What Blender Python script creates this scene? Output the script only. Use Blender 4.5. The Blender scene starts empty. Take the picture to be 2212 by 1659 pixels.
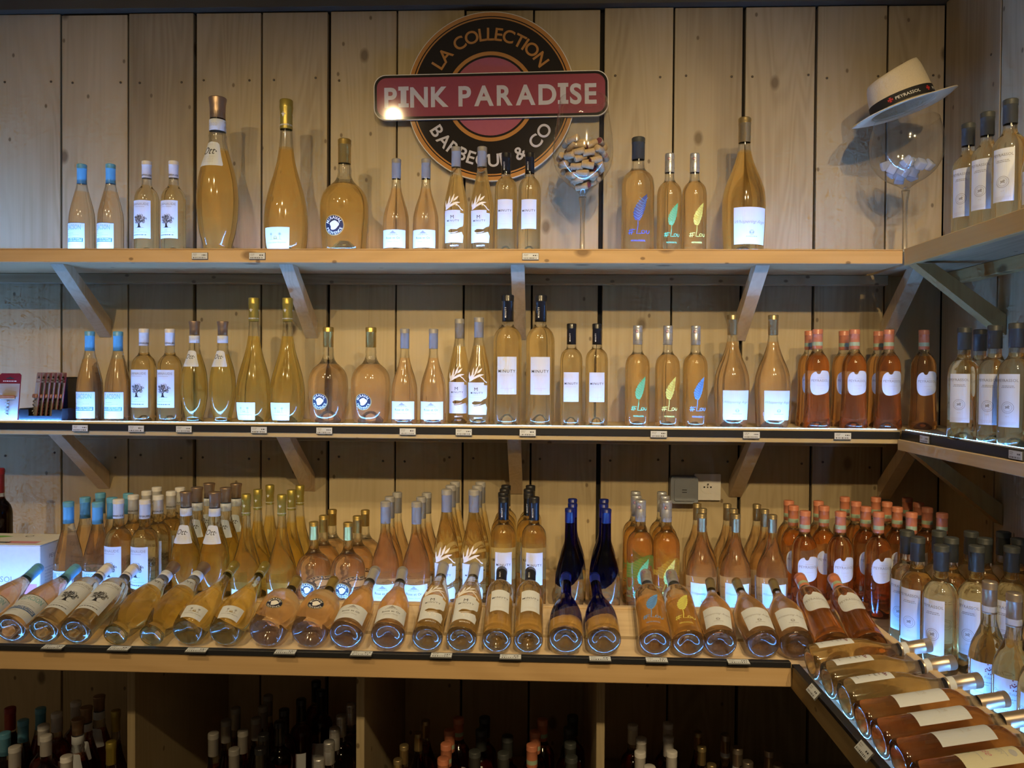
import bpy, bmesh, math, random
import numpy as np
from mathutils import Vector, Matrix
random.seed(7)
S = bpy.context.scene
COL = S.collection

# ------------------------------------------------------------------ camera
FPX, IW, IH, DW = 1660.0, 2212, 1659, 2.88       # focal length in pixels, frame, camera-to-wall distance
CAMZ = 1.6
_yaw, _pit, _rol = [math.radians(a) for a in (2.2015, -0.836, 0.4236)]
_f = Vector((-math.sin(_yaw) * math.cos(_pit), math.cos(_yaw) * math.cos(_pit), math.sin(_pit)))
_r0 = Vector((math.cos(_yaw), math.sin(_yaw), 0)); _u0 = _r0.cross(_f)
_r = math.cos(_rol) * _r0 + math.sin(_rol) * _u0
_u = -math.sin(_rol) * _r0 + math.cos(_rol) * _u0
cam = bpy.data.objects.new('camera', bpy.data.cameras.new('camera'))
COL.objects.link(cam)
cam.data.sensor_fit = 'HORIZONTAL'; cam.data.sensor_width = 36; cam.data.lens = FPX / IW * 36
cam.data.clip_start = 0.02
M = Matrix.Identity(4)
for i in range(3):
    M[i][0], M[i][1], M[i][2] = _r[i], _u[i], -_f[i]
M.translation = (0, -DW, CAMZ)
cam.matrix_world = M
S.camera = cam

def at(px, py, d):
    """world point seen at pixel (px,py) standing d metres from the camera, measured square to the back wall"""
    R = _r * ((px - IW / 2) / FPX) - _u * ((py - IH / 2) / FPX) + _f
    R = R * (d / R.y)
    return Vector((R.x, d - DW, CAMZ + R.z))
def Y(d): return d - DW
def Z(z): return CAMZ + z

# ------------------------------------------------------------------ world, lights, exposure
S.view_settings.view_transform = 'Standard'; S.view_settings.look = 'None'
S.view_settings.gamma = 1; S.view_settings.use_curve_mapping = False
S.view_settings.exposure = 0.30
S.cycles.max_bounces = 12; S.cycles.transmission_bounces = 12; S.cycles.transparent_max_bounces = 8
S.cycles.glossy_bounces = 2; S.cycles.diffuse_bounces = 2; S.cycles.use_adaptive_sampling = True; S.cycles.adaptive_threshold = 0.08; S.cycles.adaptive_min_samples = 12
S.cycles.sample_clamp_indirect = 2.5; S.cycles.blur_glossy = 0.6
S.cycles.use_denoising = True
w = bpy.data.worlds.new('world'); S.world = w; w.use_nodes = True
w.node_tree.nodes['Background'].inputs[0].default_value = (1.0, 0.77, 0.50, 1)
w.node_tree.nodes['Background'].inputs[1].default_value = 0.065
# (x, distance in front of the camera, height over the camera, watts, aim x, aim height)
SPOTS = [(-1.05, 0.30, 1.79, 84, -0.9, -0.2, 61), (0.62, 0.05, 1.85, 124, 0.6, -0.25, 60), (2.05, 0.3, 1.85, 40, 1.0, -0.2, 62), (-1.9, -1.1, 1.85, 105, -1.4, -0.2, 54),
         (0.25, -1.2, 1.85, 180, 0.1, -0.15, 52), (1.2, -1.1, 1.85, 128, 0.9, -0.15, 52), (-2.4, 0.4, 1.85, 20, -1.6, 0.1, 62)]
for x, d, z, e, ax_, az_, sz_ in SPOTS:
    l = bpy.data.lights.new('ceiling_spot', 'SPOT'); l.energy = e; l.color = (1.0, 0.73, 0.37); l.shadow_soft_size = 0.035
    l.spot_size = math.radians(sz_); l.spot_blend = 1.0
    o = bpy.data.objects.new('ceiling_spot', l); COL.objects.link(o); o.location = (x, Y(d), Z(z))
    o.rotation_mode = 'QUATERNION'; o.rotation_quaternion = (Vector((ax_, Y(2.6), Z(az_))) - o.location).to_track_quat('-Z', 'Y')
LED_POWER = 124.0; LED_COLOR = (0.10, 0.36, 1.0, 1)

# ------------------------------------------------------------------ materials
MAT = {}
def newmat(name):
    m = bpy.data.materials.new(name); m.use_nodes = True; MAT[name] = m
    return m, m.node_tree.nodes, m.node_tree.links, m.node_tree.nodes['Principled BSDF']
def plain(name, col, rough=0.5, metal=0.0, noise=0.06, bump=0.0, scale=60, coat=0.0):
    m, n, l, b = newmat(name)
    b.inputs['Roughness'].default_value = rough; b.inputs['Metallic'].default_value = metal
    if coat: b.inputs['Coat Weight'].default_value = coat; b.inputs['Coat Roughness'].default_value = 0.08
    tc = n.new('ShaderNodeTexCoord'); ns = n.new('ShaderNodeTexNoise'); ns.inputs['Scale'].default_value = scale; ns.inputs['Detail'].default_value = 3
    l.new(tc.outputs['Object'], ns.inputs['Vector'])
    mx = n.new('ShaderNodeMix'); mx.data_type = 'RGBA'
    mx.inputs[6].default_value = (*[c * (1 - noise) for c in col], 1); mx.inputs[7].default_value = (*[min(1, c * (1 + noise)) for c in col], 1)
    l.new(ns.outputs['Fac'], mx.inputs[0]); l.new(mx.outputs[2], b.inputs['Base Color'])
    if bump:
        bp = n.new('ShaderNodeBump'); bp.inputs['Strength'].default_value = bump; bp.inputs['Distance'].default_value = 0.002
        l.new(ns.outputs['Fac'], bp.inputs['Height']); l.new(bp.outputs['Normal'], b.inputs['Normal'])
    return m
def wood(name, axis, light, mid, dark, rough=0.62, knots=True):
    m, n, l, b = newmat(name)
    b.inputs['Roughness'].default_value = rough
    tc = n.new('ShaderNodeTexCoord'); oi = n.new('ShaderNodeObjectInfo')
    off = n.new('ShaderNodeVectorMath'); off.operation = 'SCALE'; off.inputs[0].default_value = (37.1, 53.7, 71.3)
    l.new(oi.outputs['Random'], off.inputs['Scale'])
    add = n.new('ShaderNodeVectorMath'); add.operation = 'ADD'
    l.new(tc.outputs['Object'], add.inputs[0]); l.new(off.outputs[0], add.inputs[1])
    def mapped(along, across):
        mp = n.new('ShaderNodeMapping'); sc = [across] * 3; sc[axis] = along
        mp.inputs['Scale'].default_value = sc; l.new(add.outputs[0], mp.inputs['Vector']); return mp
    mp1 = mapped(0.5, 6.0)
    n1 = n.new('ShaderNodeTexNoise'); n1.inputs['Scale'].default_value = 1; n1.inputs['Detail'].default_value = 2; n1.inputs['Distortion'].default_value = 0.6
    l.new(mp1.outputs[0], n1.inputs['Vector'])
    mul = n.new('ShaderNodeMath'); mul.operation = 'MULTIPLY'; mul.inputs[1].default_value = 90; l.new(n1.outputs['Fac'], mul.inputs[0])
    sn = n.new('ShaderNodeMath'); sn.operation = 'SINE'; l.new(mul.outputs[0], sn.inputs[0])
    mp2 = mapped(1.5, 120); n2 = n.new('ShaderNodeTexNoise'); n2.inputs['Scale'].default_value = 1; n2.inputs['Detail'].default_value = 3
    l.new(mp2.outputs[0], n2.inputs['Vector'])
    mp3 = mapped(0.9, 2.6); n3 = n.new('ShaderNodeTexNoise'); n3.inputs['Scale'].default_value = 1; n3.inputs['Detail'].default_value = 4
    l.new(mp3.outputs[0], n3.inputs['Vector'])
    a1 = n.new('ShaderNodeMath'); a1.operation = 'MULTIPLY_ADD'; a1.inputs[1].default_value = 0.055; l.new(sn.outputs[0], a1.inputs[0]); l.new(n3.outputs['Fac'], a1.inputs[2])
    a2 = n.new('ShaderNodeMath'); a2.operation = 'MULTIPLY_ADD'; a2.inputs[1].default_value = 0.25; a2.use_clamp = True
    s2 = n.new('ShaderNodeMath'); s2.operation = 'SUBTRACT'; s2.inputs[1].default_value = 0.5; l.new(n2.outputs['Fac'], s2.inputs[0])
    l.new(s2.outputs[0], a2.inputs[0]); l.new(a1.outputs[0], a2.inputs[2])
    cr = n.new('ShaderNodeValToRGB'); e = cr.color_ramp.elements
    e[0].position = 0.22; e[0].color = (*dark, 1); e[1].position = 0.78; e[1].color = (*light, 1)
    k = e.new(0.48); k.color = (*mid, 1)
    l.new(a2.outputs[0], cr.inputs[0])
    col = cr.outputs[0]
    # per-board tone
    hs = n.new('ShaderNodeHueSaturation'); mr = n.new('ShaderNodeMapRange')
    mr.inputs['To Min'].default_value = 0.82; mr.inputs['To Max'].default_value = 1.12
    l.new(oi.outputs['Random'], mr.inputs['Value']); l.new(mr.outputs[0], hs.inputs['Value']); l.new(col, hs.inputs['Color']); col = hs.outputs[0]
    if knots:
        for along, across, r0, r1, keep in ((2.6, 4.2, 0.04, 0.085, 0.26), (5.5, 8.5, 0.03, 0.055, 0.28)):
            sp = n.new('ShaderNodeSeparateXYZ'); l.new(add.outputs[0], sp.inputs[0]); ot = [k for k in range(3) if k != axis]
            sm = n.new('ShaderNodeMath'); sm.operation = 'ADD'; l.new(sp.outputs[ot[0]], sm.inputs[0]); l.new(sp.outputs[ot[1]], sm.inputs[1])
            cb_ = n.new('ShaderNodeCombineXYZ'); l.new(sm.outputs[0], cb_.inputs[0]); l.new(sp.outputs[axis], cb_.inputs[1])
            mk = n.new('ShaderNodeMapping'); mk.inputs['Scale'].default_value = (across, along, 1); l.new(cb_.outputs[0], mk.inputs['Vector'])
            v = n.new('ShaderNodeTexVoronoi'); v.voronoi_dimensions = '2D'; v.inputs['Scale'].default_value = 1
            l.new(mk.outputs[0], v.inputs['Vector'])
            r = n.new('ShaderNodeMapRange'); r.inputs['From Min'].default_value = r0; r.inputs['From Max'].default_value = r1; r.inputs['To Min'].default_value = 1; r.inputs['To Max'].default_value = 0
            l.new(v.outputs['Distance'], r.inputs['Value'])
            sep = n.new('ShaderNodeSeparateColor'); l.new(v.outputs['Color'], sep.inputs[0])
            lt = n.new('ShaderNodeMath'); lt.operation = 'LESS_THAN'; lt.inputs[1].default_value = keep; l.new(sep.outputs[0], lt.inputs[0])
            m2 = n.new('ShaderNodeMath'); m2.operation = 'MULTIPLY'; l.new(r.outputs[0], m2.inputs[0]); l.new(lt.outputs[0], m2.inputs[1])
            m3 = n.new('ShaderNodeMath'); m3.operation = 'MULTIPLY'; m3.inputs[1].default_value = 0.8; l.new(m2.outputs[0], m3.inputs[0])
            mx = n.new('ShaderNodeMix'); mx.data_type = 'RGBA'; mx.inputs[7].default_value = (dark[0] * .38, dark[1] * .33, dark[2] * .3, 1)
            l.new(m3.outputs[0], mx.inputs[0]); l.new(col, mx.inputs[6]); col = mx.outputs[2]
    l.new(col, b.inputs['Base Color'])
    bp = n.new('ShaderNodeBump'); bp.inputs['Strength'].default_value = 0.12; bp.inputs['Distance'].default_value = 0.001
    l.new(a2.outputs[0], bp.inputs['Height']); l.new(bp.outputs['Normal'], b.inputs['Normal'])
    return m
PL, PM, PD = (0.58, 0.475, 0.30), (0.50, 0.40, 0.24), (0.35, 0.265, 0.145)
for ax, nm in ((0, 'x'), (1, 'y'), (2, 'z')):
    wood('pine_' + nm, ax, PL, PM, PD)
    wood('pine_warm_' + nm, ax, (0.66, 0.46, 0.25), (0.58, 0.385, 0.19), (0.45, 0.285, 0.13))
    wood('pine_pale_' + nm, ax, (0.74, 0.60, 0.42), (0.66, 0.51, 0.33), (0.52, 0.37, 0.21))
    wood('pine_yellow_' + nm, ax, (0.60, 0.45, 0.20), (0.52, 0.37, 0.15), (0.40, 0.27, 0.10))
plain('backing', (0.012, 0.010, 0.008), 0.9)
plain('ceiling_grey', (0.10, 0.088, 0.062), 0.8, noise=0.15, scale=8)
plain('floor_tile', (0.20, 0.15, 0.11), 0.5)
plain('lip_black', (0.018, 0.019, 0.024), 0.38)
plain('paper', (0.67, 0.725, 0.82), 0.55, noise=0.02)  # cool white with the strips' blue light put into the base colour
plain('paper_cream', (0.84, 0.81, 0.6), 0.55, noise=0.02)
plain('ink_black', (0.02, 0.02, 0.025), 0.6)
plain('ink_grey', (0.33, 0.33, 0.36), 0.6)
plain('ink_pale', (0.60, 0.60, 0.62), 0.6)
plain('ink_blue', (0.05, 0.14, 0.42), 0.6)
plain('ink_sky', (0.26, 0.52, 0.6), 0.6)
plain('ink_white', (0.88, 0.88, 0.88), 0.5)
plain('ink_red', (0.55, 0.03, 0.03), 0.6)
plain('ink_rose', (0.75, 0.30, 0.36), 0.6)
plain('ink_plum', (0.22, 0.06, 0.10), 0.6)
plain('ink_green', (0.22, 0.55, 0.12), 0.6)
plain('ink_gold', (0.50, 0.36, 0.14), 0.4, metal=0.4)
plain('print_green', (0.12, 0.52, 0.24), 0.5)
plain('print_lime', (0.72, 0.72, 0.16), 0.5)
plain('print_blue', (0.13, 0.36, 0.85), 0.5)
plain('seal_navy', (0.010, 0.016, 0.045), 0.5)
plain('print_navy', (0.06, 0.09, 0.32), 0.5)
plain('cap_sky', (0.13, 0.42, 0.66), 0.35, coat=0.2)
plain('cap_white', (0.74, 0.73, 0.74), 0.4, coat=0.2)
plain('cap_copper', (0.40, 0.28, 0.19), 0.36, metal=0.75)
plain('cap_gold', (0.52, 0.37, 0.11), 0.34, metal=0.75, bump=0.1, scale=300)
plain('cap_olive', (0.42, 0.33, 0.07), 0.34, metal=0.6)
plain('cap_grey', (0.29, 0.28, 0.27), 0.45, metal=0.1)
plain('cap_black', (0.012, 0.012, 0.014), 0.32, coat=0.2)
plain('cap_silver', (0.62, 0.63, 0.66), 0.32, metal=0.7)
plain('cap_bronze', (0.44, 0.34, 0.17), 0.34, metal=0.75, bump=0.15, scale=220)
plain('cap_salmon', (0.56, 0.20, 0.11), 0.4, coat=0.2)
plain('cap_mint', (0.38, 0.50, 0.36), 0.45)
plain('cap_slate', (0.045, 0.050, 0.050), 0.5, coat=0.05)
plain('cap_nickel', (0.50, 0.42, 0.34), 0.34, metal=0.75)
plain('cap_cobalt', (0.004, 0.012, 0.15), 0.3, coat=0.1)
plain('cap_red', (0.30, 0.02, 0.03), 0.4)
plain('screw_steel', (0.10, 0.08, 0.06), 0.5, metal=0.5)
plain('sign_black', (0.022, 0.018, 0.016), 0.065)
plain('sign_orange', (0.52, 0.25, 0.075), 0.065)
plain('sign_pink', (0.42, 0.125, 0.18), 0.065)
plain('sign_rose', (0.31, 0.072, 0.105), 0.065)
plain('sign_white', (0.60, 0.61, 0.74), 0.065)
plain('sign_edge', (0.72, 0.72, 0.70), 0.5)
plain('straw', (0.74, 0.64, 0.45), 0.75, noise=0.12, bump=0.5, scale=260)
plain('band_black', (0.012, 0.011, 0.012), 0.7)
plain('cork', (0.52, 0.38, 0.22), 0.8, noise=0.25, bump=0.3, scale=180)
plain('cork_wine', (0.16, 0.035, 0.06), 0.8)
plain('socket_white', (0.80, 0.79, 0.77), 0.35)
plain('switch_grey', (0.20, 0.22, 0.26), 0.4)
plain('socket_hole', (0.01, 0.01, 0.01), 0.7)
plain('carton_white', (0.82, 0.80, 0.78), 0.55)
plain('carton_brown', (0.36, 0.13, 0.05), 0.7)
plain('box_black', (0.010, 0.010, 0.014), 0.38)
plain('card_red', (0.20, 0.018, 0.035), 0.25, coat=0.4)
plain('card_grey', (0.40, 0.36, 0.34), 0.4)
plain('steel', (0.55, 0.55, 0.58), 0.25, metal=1)
plain('led_tape', (0.8, 0.82, 0.85), 0.5)
plain('tag_grey', (0.10, 0.10, 0.105), 0.4)

def glassmat(name, tint, mixf=0.55, ior=1.33, rough=0.0, haze=0.0, hazecol=(1, .7, .4), fior=1.5):
    m = bpy.data.materials.new(name); m.use_nodes = True; MAT[name] = m
    n, l = m.node_tree.nodes, m.node_tree.links
    n.remove(n['Principled BSDF']); out = n['Material Output']
    t = n.new('ShaderNodeBsdfTransparent'); t.inputs[0].default_value = (*tint, 1)
    g = n.new('ShaderNodeBsdfRefraction'); g.inputs['Color'].default_value = (*tint, 1); g.inputs['IOR'].default_value = ior; g.inputs['Roughness'].default_value = rough
    mx = n.new('ShaderNodeMixShader'); mx.inputs[0].default_value = mixf
    l.new(t.outputs[0], mx.inputs[1]); l.new(g.outputs[0], mx.inputs[2])
    if haze:
        df = n.new('ShaderNodeBsdfDiffuse'); df.inputs[0].default_value = (*hazecol, 1)
        mh = n.new('ShaderNodeMixShader'); mh.inputs[0].default_value = haze; l.new(mx.outputs[0], mh.inputs[1]); l.new(df.outputs[0], mh.inputs[2]); mx = mh
    fr = n.new('ShaderNodeFresnel'); fr.inputs['IOR'].default_value = fior
    gl = n.new('ShaderNodeBsdfGlossy'); gl.inputs['Roughness'].default_value = 0.09
    ge = n.new('ShaderNodeNewGeometry'); bf = n.new('ShaderNodeMath'); bf.operation = 'SUBTRACT'; bf.inputs[0].default_value = 1; l.new(ge.outputs['Backfacing'], bf.inputs[1])
    ff = n.new('ShaderNodeMath'); ff.operation = 'MULTIPLY'; l.new(fr.outputs[0], ff.inputs[0]); l.new(bf.outputs[0], ff.inputs[1])
    m2 = n.new('ShaderNodeMixShader'); l.new(ff.outputs[0], m2.inputs[0]); l.new(mx.outputs[0], m2.inputs[1]); l.new(gl.outputs[0], m2.inputs[2])
    l.new(m2.outputs[0], out.inputs['Surface'])
    return m
glassmat('wine_pale', (1.0, 0.925, 0.70), 0.8, haze=.05, hazecol=(.98, .62, .24))  # haze in the wines: diffuse tint standing in for light glowing through them
glassmat('wine_peach', (1.0, 0.875, 0.62), 0.8, haze=.05, hazecol=(.98, .55, .20))
glassmat('wine_gold', (1.0, 0.91, 0.56), 0.8, haze=.05, hazecol=(.96, .62, .15))
glassmat('wine_rose', (1.0, 0.90, 0.73), 0.8, haze=.05, hazecol=(.98, .58, .30))
glassmat('wine_amber', (1.0, 0.77, 0.48), 0.8, haze=.04, hazecol=(.85, .36, .14))
glassmat('wine_deep', (1.0, 0.86, 0.52), 0.75, haze=.06, hazecol=(.95, .52, .14))
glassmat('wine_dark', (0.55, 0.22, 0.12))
glassmat('wine_red', (0.08, 0.015, 0.015))
glassmat('glass_clear', (0.975, 0.985, 0.98), 0.6, 1.45)
glassmat('glass_thin', (0.985, 0.99, 0.99), 0.0, 1.30, fior=1.75)
glassmat('glass_ice', (0.95, 0.97, 1.0), 0.3, 1.31, 0.0, haze=.35, hazecol=(.85, .90, 1.0))
glassmat('glass_cobalt', (0.02, 0.04, 0.55), 0.75, 1.45)

def ledmat(name, power):
    m = bpy.data.materials.new(name); m.use_nodes = True; MAT[name] = m
    n, l = m.node_tree.nodes, m.node_tree.links
    n.remove(n['Principled BSDF'])
    tc = n.new('ShaderNodeTexCoord'); sx = n.new('ShaderNodeSeparateXYZ'); l.new(tc.outputs['Object'], sx.inputs[0])
    md = n.new('ShaderNodeMath'); md.operation = 'PINGPONG'; md.inputs[1].default_value = 0.0083; l.new(sx.outputs[0], md.inputs[0])
    mr = n.new('ShaderNodeMapRange'); mr.inputs['From Min'].default_value = 0.0028; mr.inputs['From Max'].default_value = 0.0042
    mr.inputs['To Min'].default_value = power * 1.75; mr.inputs['To Max'].default_value = power * 0.5
    l.new(md.outputs[0], mr.inputs['Value'])
    em = n.new('ShaderNodeEmission'); em.inputs[0].default_value = LED_COLOR; l.new(mr.outputs[0], em.inputs[1])
    l.new(em.outputs[0], n['Material Output'].inputs['Surface'])
ledmat('led_chip', LED_POWER); ledmat('led_chip_soft', LED_POWER * .45); ledmat('led_chip_deck', LED_POWER * .8)

# ------------------------------------------------------------------ object helpers
def link(name, data, parent=None, loc=None, mat=None):
    o = bpy.data.objects.new(name, data); COL.objects.link(o)
    if parent is not None: o.parent = parent
    if loc is not None: o.location = loc
    if mat is not None: data.materials.append(MAT[mat])
    return o
def tag(o, label=None, cat=None, group=None, kind=None):
    if label: o['label'] = label
    if cat: o['category'] = cat
    if group: o['group'] = group
    if kind: o['kind'] = kind
    return o
def empty(name, loc=(0, 0, 0), label=None, cat=None, group=None, kind=None, rotz=0):
    o = link(name, None, None, loc); o.empty_display_size = 0.02; o.rotation_euler.z = rotz
    return tag(o, label, cat, group, kind)
def tomesh(bm, name, smooth=False):
    me = bpy.data.meshes.new(name); bm.to_mesh(me); bm.free()
    if smooth:
        for p in me.polygons: p.use_smooth = True
    return me
def boxmesh(name, sx, sy, sz, bev=0.0):
    bm = bmesh.new(); bmesh.ops.create_cube(bm, size=1); bmesh.ops.scale(bm, vec=(sx, sy, sz), verts=bm.verts)
    if bev: bmesh.ops.bevel(bm, geom=bm.edges[:], offset=bev, segments=1, affect='EDGES', profile=0.5)
    return tomesh(bm, name)
def box(name, x0, x1, y0, y1, z0, z1, mat, parent=None, bev=0.0015, org=(0, 0, 0)):
    me = boxmesh(name, abs(x1 - x0), abs(y1 - y0), abs(z1 - z0), bev)
    return link(name, me, parent, ((x0 + x1) / 2 - org[0], (y0 + y1) / 2 - org[1], (z0 + z1) / 2 - org[2]), mat)
def prism(name, pts, axis, a0, a1, mat, parent=None, org=(0, 0, 0)):
    """polygon pts extruded along axis 0 (pts are y,z) or 1 (pts are x,z)"""
    bm = bmesh.new()
    def P(p, a):
        return Vector((a, p[0], p[1])) if axis == 0 else Vector((p[0], a, p[1]))
    A = [bm.verts.new(P(p, a0) - Vector(org)) for p in pts]; B = [bm.verts.new(P(p, a1) - Vector(org)) for p in pts]
    bm.faces.new(A); bm.faces.new(B[::-1]); k = len(pts)
    for i in range(k): bm.faces.new((A[i], B[i], B[(i + 1) % k], A[(i + 1) % k]))
    bmesh.ops.recalc_face_normals(bm, faces=bm.faces)
    return link(name, tomesh(bm, name), parent, (0, 0, 0), mat)
def lathe(name, prof, segs=36, smooth=True, mats=None, matfn=None, sx=1.0, sy=1.0):
    """prof: list of (r,z); r==0 ends close on the axis"""
    bm = bmesh.new(); rings = []
    for r, z in prof:
        if r < 1e-6: rings.append([bm.verts.new((0, 0, z))])
        else: rings.append([bm.verts.new((r * sx * math.cos(2 * math.pi * i / segs), r * sy * math.sin(2 * math.pi * i / segs), z)) for i in range(segs)])
    for a, b in zip(rings, rings[1:]):
        for i in range(segs):
            j = (i + 1) % segs
            if len(a) == 1 and len(b) == 1: continue
            if len(a) == 1: f = bm.faces.new((a[0], b[j], b[i]))
            elif len(b) == 1: f = bm.faces.new((a[i], a[j], b[0]))
            else: f = bm.faces.new((a[i], a[j], b[j], b[i]))
            if matfn: f.material_index = matfn(f.calc_center_median())
    bmesh.ops.recalc_face_normals(bm, faces=bm.faces)
    me = tomesh(bm, name, smooth)
    for m in mats or []: me.materials.append(MAT[m])
    return me
def pchip(xs, ys):
    xs = np.array(xs, float); ys = np.array(ys, float); h = np.diff(xs); d = np.diff(ys) / h
    m = np.zeros_like(ys); m[0], m[-1] = d[0], d[-1]
    for i in range(1, len(xs) - 1):
        if d[i - 1] * d[i] > 0:
            w1, w2 = 2 * h[i] + h[i - 1], h[i] + 2 * h[i - 1]; m[i] = (w1 + w2) / (w1 / d[i - 1] + w2 / d[i])
    def f(x):
        x = min(max(x, xs[0]), xs[-1]); i = min(int(np.searchsorted(xs, x, 'right')) - 1, len(h) - 1); t = (x - xs[i]) / h[i]
        return float((2*t**3 - 3*t**2 + 1) * ys[i] + (t**3 - 2*t**2 + t) * h[i] * m[i] + (-2*t**3 + 3*t**2) * ys[i+1] + (t**3 - t**2) * h[i] * m[i+1])
    return f

# ------------------------------------------------------------------ flat print (2-D shapes: list of (verts, faces))
def _curve_to_2d(cu):
    ob = bpy.data.objects.new('tmp', cu); COL.objects.link(ob)
    bpy.context.view_layer.update()
    ev = ob.evaluated_get(bpy.context.evaluated_depsgraph_get()); me = ev.to_mesh()
    V = [(v.co.x, v.co.y) for v in me.vertices]; Fc = [tuple(p.vertices) for p in me.polygons]
    ev.to_mesh_clear(); bpy.data.objects.remove(ob); bpy.data.curves.remove(cu)
    return V, Fc
_tc = {}
def text2d(s, size, x=0.0, y=0.0, bold=0.0, shear=0.0, space=1.0, sx=1.0, align='CENTER', res=2):
    key = (s, bold, shear, space, res)
    if key not in _tc:
        cu = bpy.data.curves.new('txt', 'FONT'); cu.body = s; cu.size = 1; cu.resolution_u = res; cu.offset = bold
        cu.shear = shear; cu.space_character = space; cu.align_x = 'LEFT'; cu.fill_mode = 'FRONT'
        _tc[key] = _curve_to_2d(cu)
    V, Fc = _tc[key]
    if not V: return [], []
    xs = [v[0] for v in V]; c = {'CENTER': (min(xs) + max(xs)) / 2, 'LEFT': min(xs), 'RIGHT': max(xs)}[align]
    return [((a - c) * size * sx + x, b * size + y) for a, b in V], Fc
def fill2d(polys):
    cu = bpy.data.curves.new('fill', 'CURVE'); cu.dimensions = '2D'; cu.fill_mode = 'BOTH'
    for p in polys:
        sp = cu.splines.new('POLY'); sp.points.add(len(p) - 1); sp.use_cyclic_u = True
        for q, (a, b) in zip(sp.points, p): q.co = (a, b, 0, 1)
    return _curve_to_2d(cu)
def rect2d(x0, x1, y0, y1): return [(x0, y0), (x1, y0), (x1, y1), (x0, y1)], [(0, 1, 2, 3)]
def ell(cx, cy, rx, ry, n=24, a0=0.0, a1=2 * math.pi):
    return [(cx + rx * math.cos(a0 + (a1 - a0) * i / n), cy + ry * math.sin(a0 + (a1 - a0) * i / n)) for i in range(n)]
def disc2d(cx, cy, rx, ry=None, n=24): return ell(cx, cy, rx, ry or rx, n), [tuple(range(n))]
def stroke2d(pts, wd, taper=False):
    V, Fc = [], []; k = len(pts)
    for i, p in enumerate(pts):
        a = Vector(pts[max(0, i - 1)]); b = Vector(pts[min(k - 1, i + 1)]); t = (b - a)
        t = t.normalized() if t.length > 0 else Vector((1, 0)); nrm = Vector((-t.y, t.x))
        ww = wd / 2 * ((1 - abs(2 * i / (k - 1) - 1) * 0.85) if taper else 1)
        V += [tuple(Vector(p) + nrm * ww), tuple(Vector(p) - nrm * ww)]
    for i in range(k - 1): Fc.append((2*i, 2*i+1, 2*i+3, 2*i+2))
    return V, Fc
def ring2d(cx, cy, r, wd, n=28, ry=None):
    return stroke2d([(cx + r * math.cos(2*math.pi*i/n), cy + (ry or r) * math.sin(2*math.pi*i/n)) for i in range(n + 1)], wd)
def arc2d(cx, cy, r, a0, a1, wd, n=8):
    return stroke2d([(cx + r * math.cos(a0 + (a1-a0)*i/n), cy + r * math.sin(a0 + (a1-a0)*i/n)) for i in range(n + 1)], wd)
def bars2d(x0, x1, y, h, n, seed=1):
    """a line of unreadable fine print"""
    rd = random.Random(seed); V, Fc = [], []; x = x0
    while x < x1:
        wd = min(rd.uniform(.4, 1.2) * (x1 - x0) / n, x1 - x); b = len(V)
        V += [(x, y), (x + wd, y), (x + wd, y + h), (x, y + h)]; Fc.append((b, b+1, b+2, b+3)); x += wd + h * .7
    return V, Fc
def arctext(s, cx, cy, r, mid, step, size, outward=True, bold=0.0, sx=1.0, res=2):
    """letters set round a circle; mid/step in radians, clockwise, measured from 'up' (outward) or from 'down'"""
    out = []; n = len(s)
    for i, ch in enumerate(s):
        if ch == ' ': continue
        a = mid + (i - (n - 1) / 2) * step
        V, Fc = text2d(ch, size, 0, 0, bold, sx=sx, res=res)
        if outward:
            R = Matrix.Rotation(-a, 2); base = Vector((cx + r * math.sin(a), cy + r * math.cos(a)))
        else:
            R = Matrix.Rotation(a, 2); base = Vector((cx + r * math.sin(a), cy - r * math.cos(a)))
        out.append(([tuple(R @ Vector(v) + base) for v in V], Fc))
    return out
def merge2d(items):
    V, Fc = [], []
    for v, f in items:
        b = len(V); V += v; Fc += [tuple(i + b for i in q) for q in f]
    return V, Fc
def decal(name, layers, mapf, dx=None, dy=None, thick=0.0):
    """layers: [(mat, [(V,F),...])]; mapf(u,v)->(x,y,z)"""
    bm = bmesh.new(); mats = []
    for mat, items in layers:
        if mat not in mats: mats.append(mat)
        V, Fc = merge2d(items); vs = [bm.verts.new((a, b, 0)) for a, b in V]
        for q in Fc:
            try: f = bm.faces.new([vs[i] for i in q]); f.material_index = mats.index(mat)
            except ValueError: pass
    if bm.verts:
        for step, ax in ((dx, 0), (dy, 1)):
            if not step: continue
            lo = min(v.co[ax] for v in bm.verts); hi = max(v.co[ax] for v in bm.verts)
            k = math.ceil(lo / step) * step
            while k < hi:
                nv = Vector((1, 0, 0)) if ax == 0 else Vector((0, 1, 0))
                bmesh.ops.bisect_plane(bm, geom=bm.verts[:] + bm.edges[:] + bm.faces[:], plane_co=nv * k, plane_no=nv, dist=1e-6); k += step
    for f in bm.faces:
        f.normal_update()
        if f.normal.z < 0: f.normal_flip()
    for v in bm.verts: v.co = mapf(v.co.x, v.co.y)
    me = tomesh(bm, name)
    for m in mats: me.materials.append(MAT[m])
    return me

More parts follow.
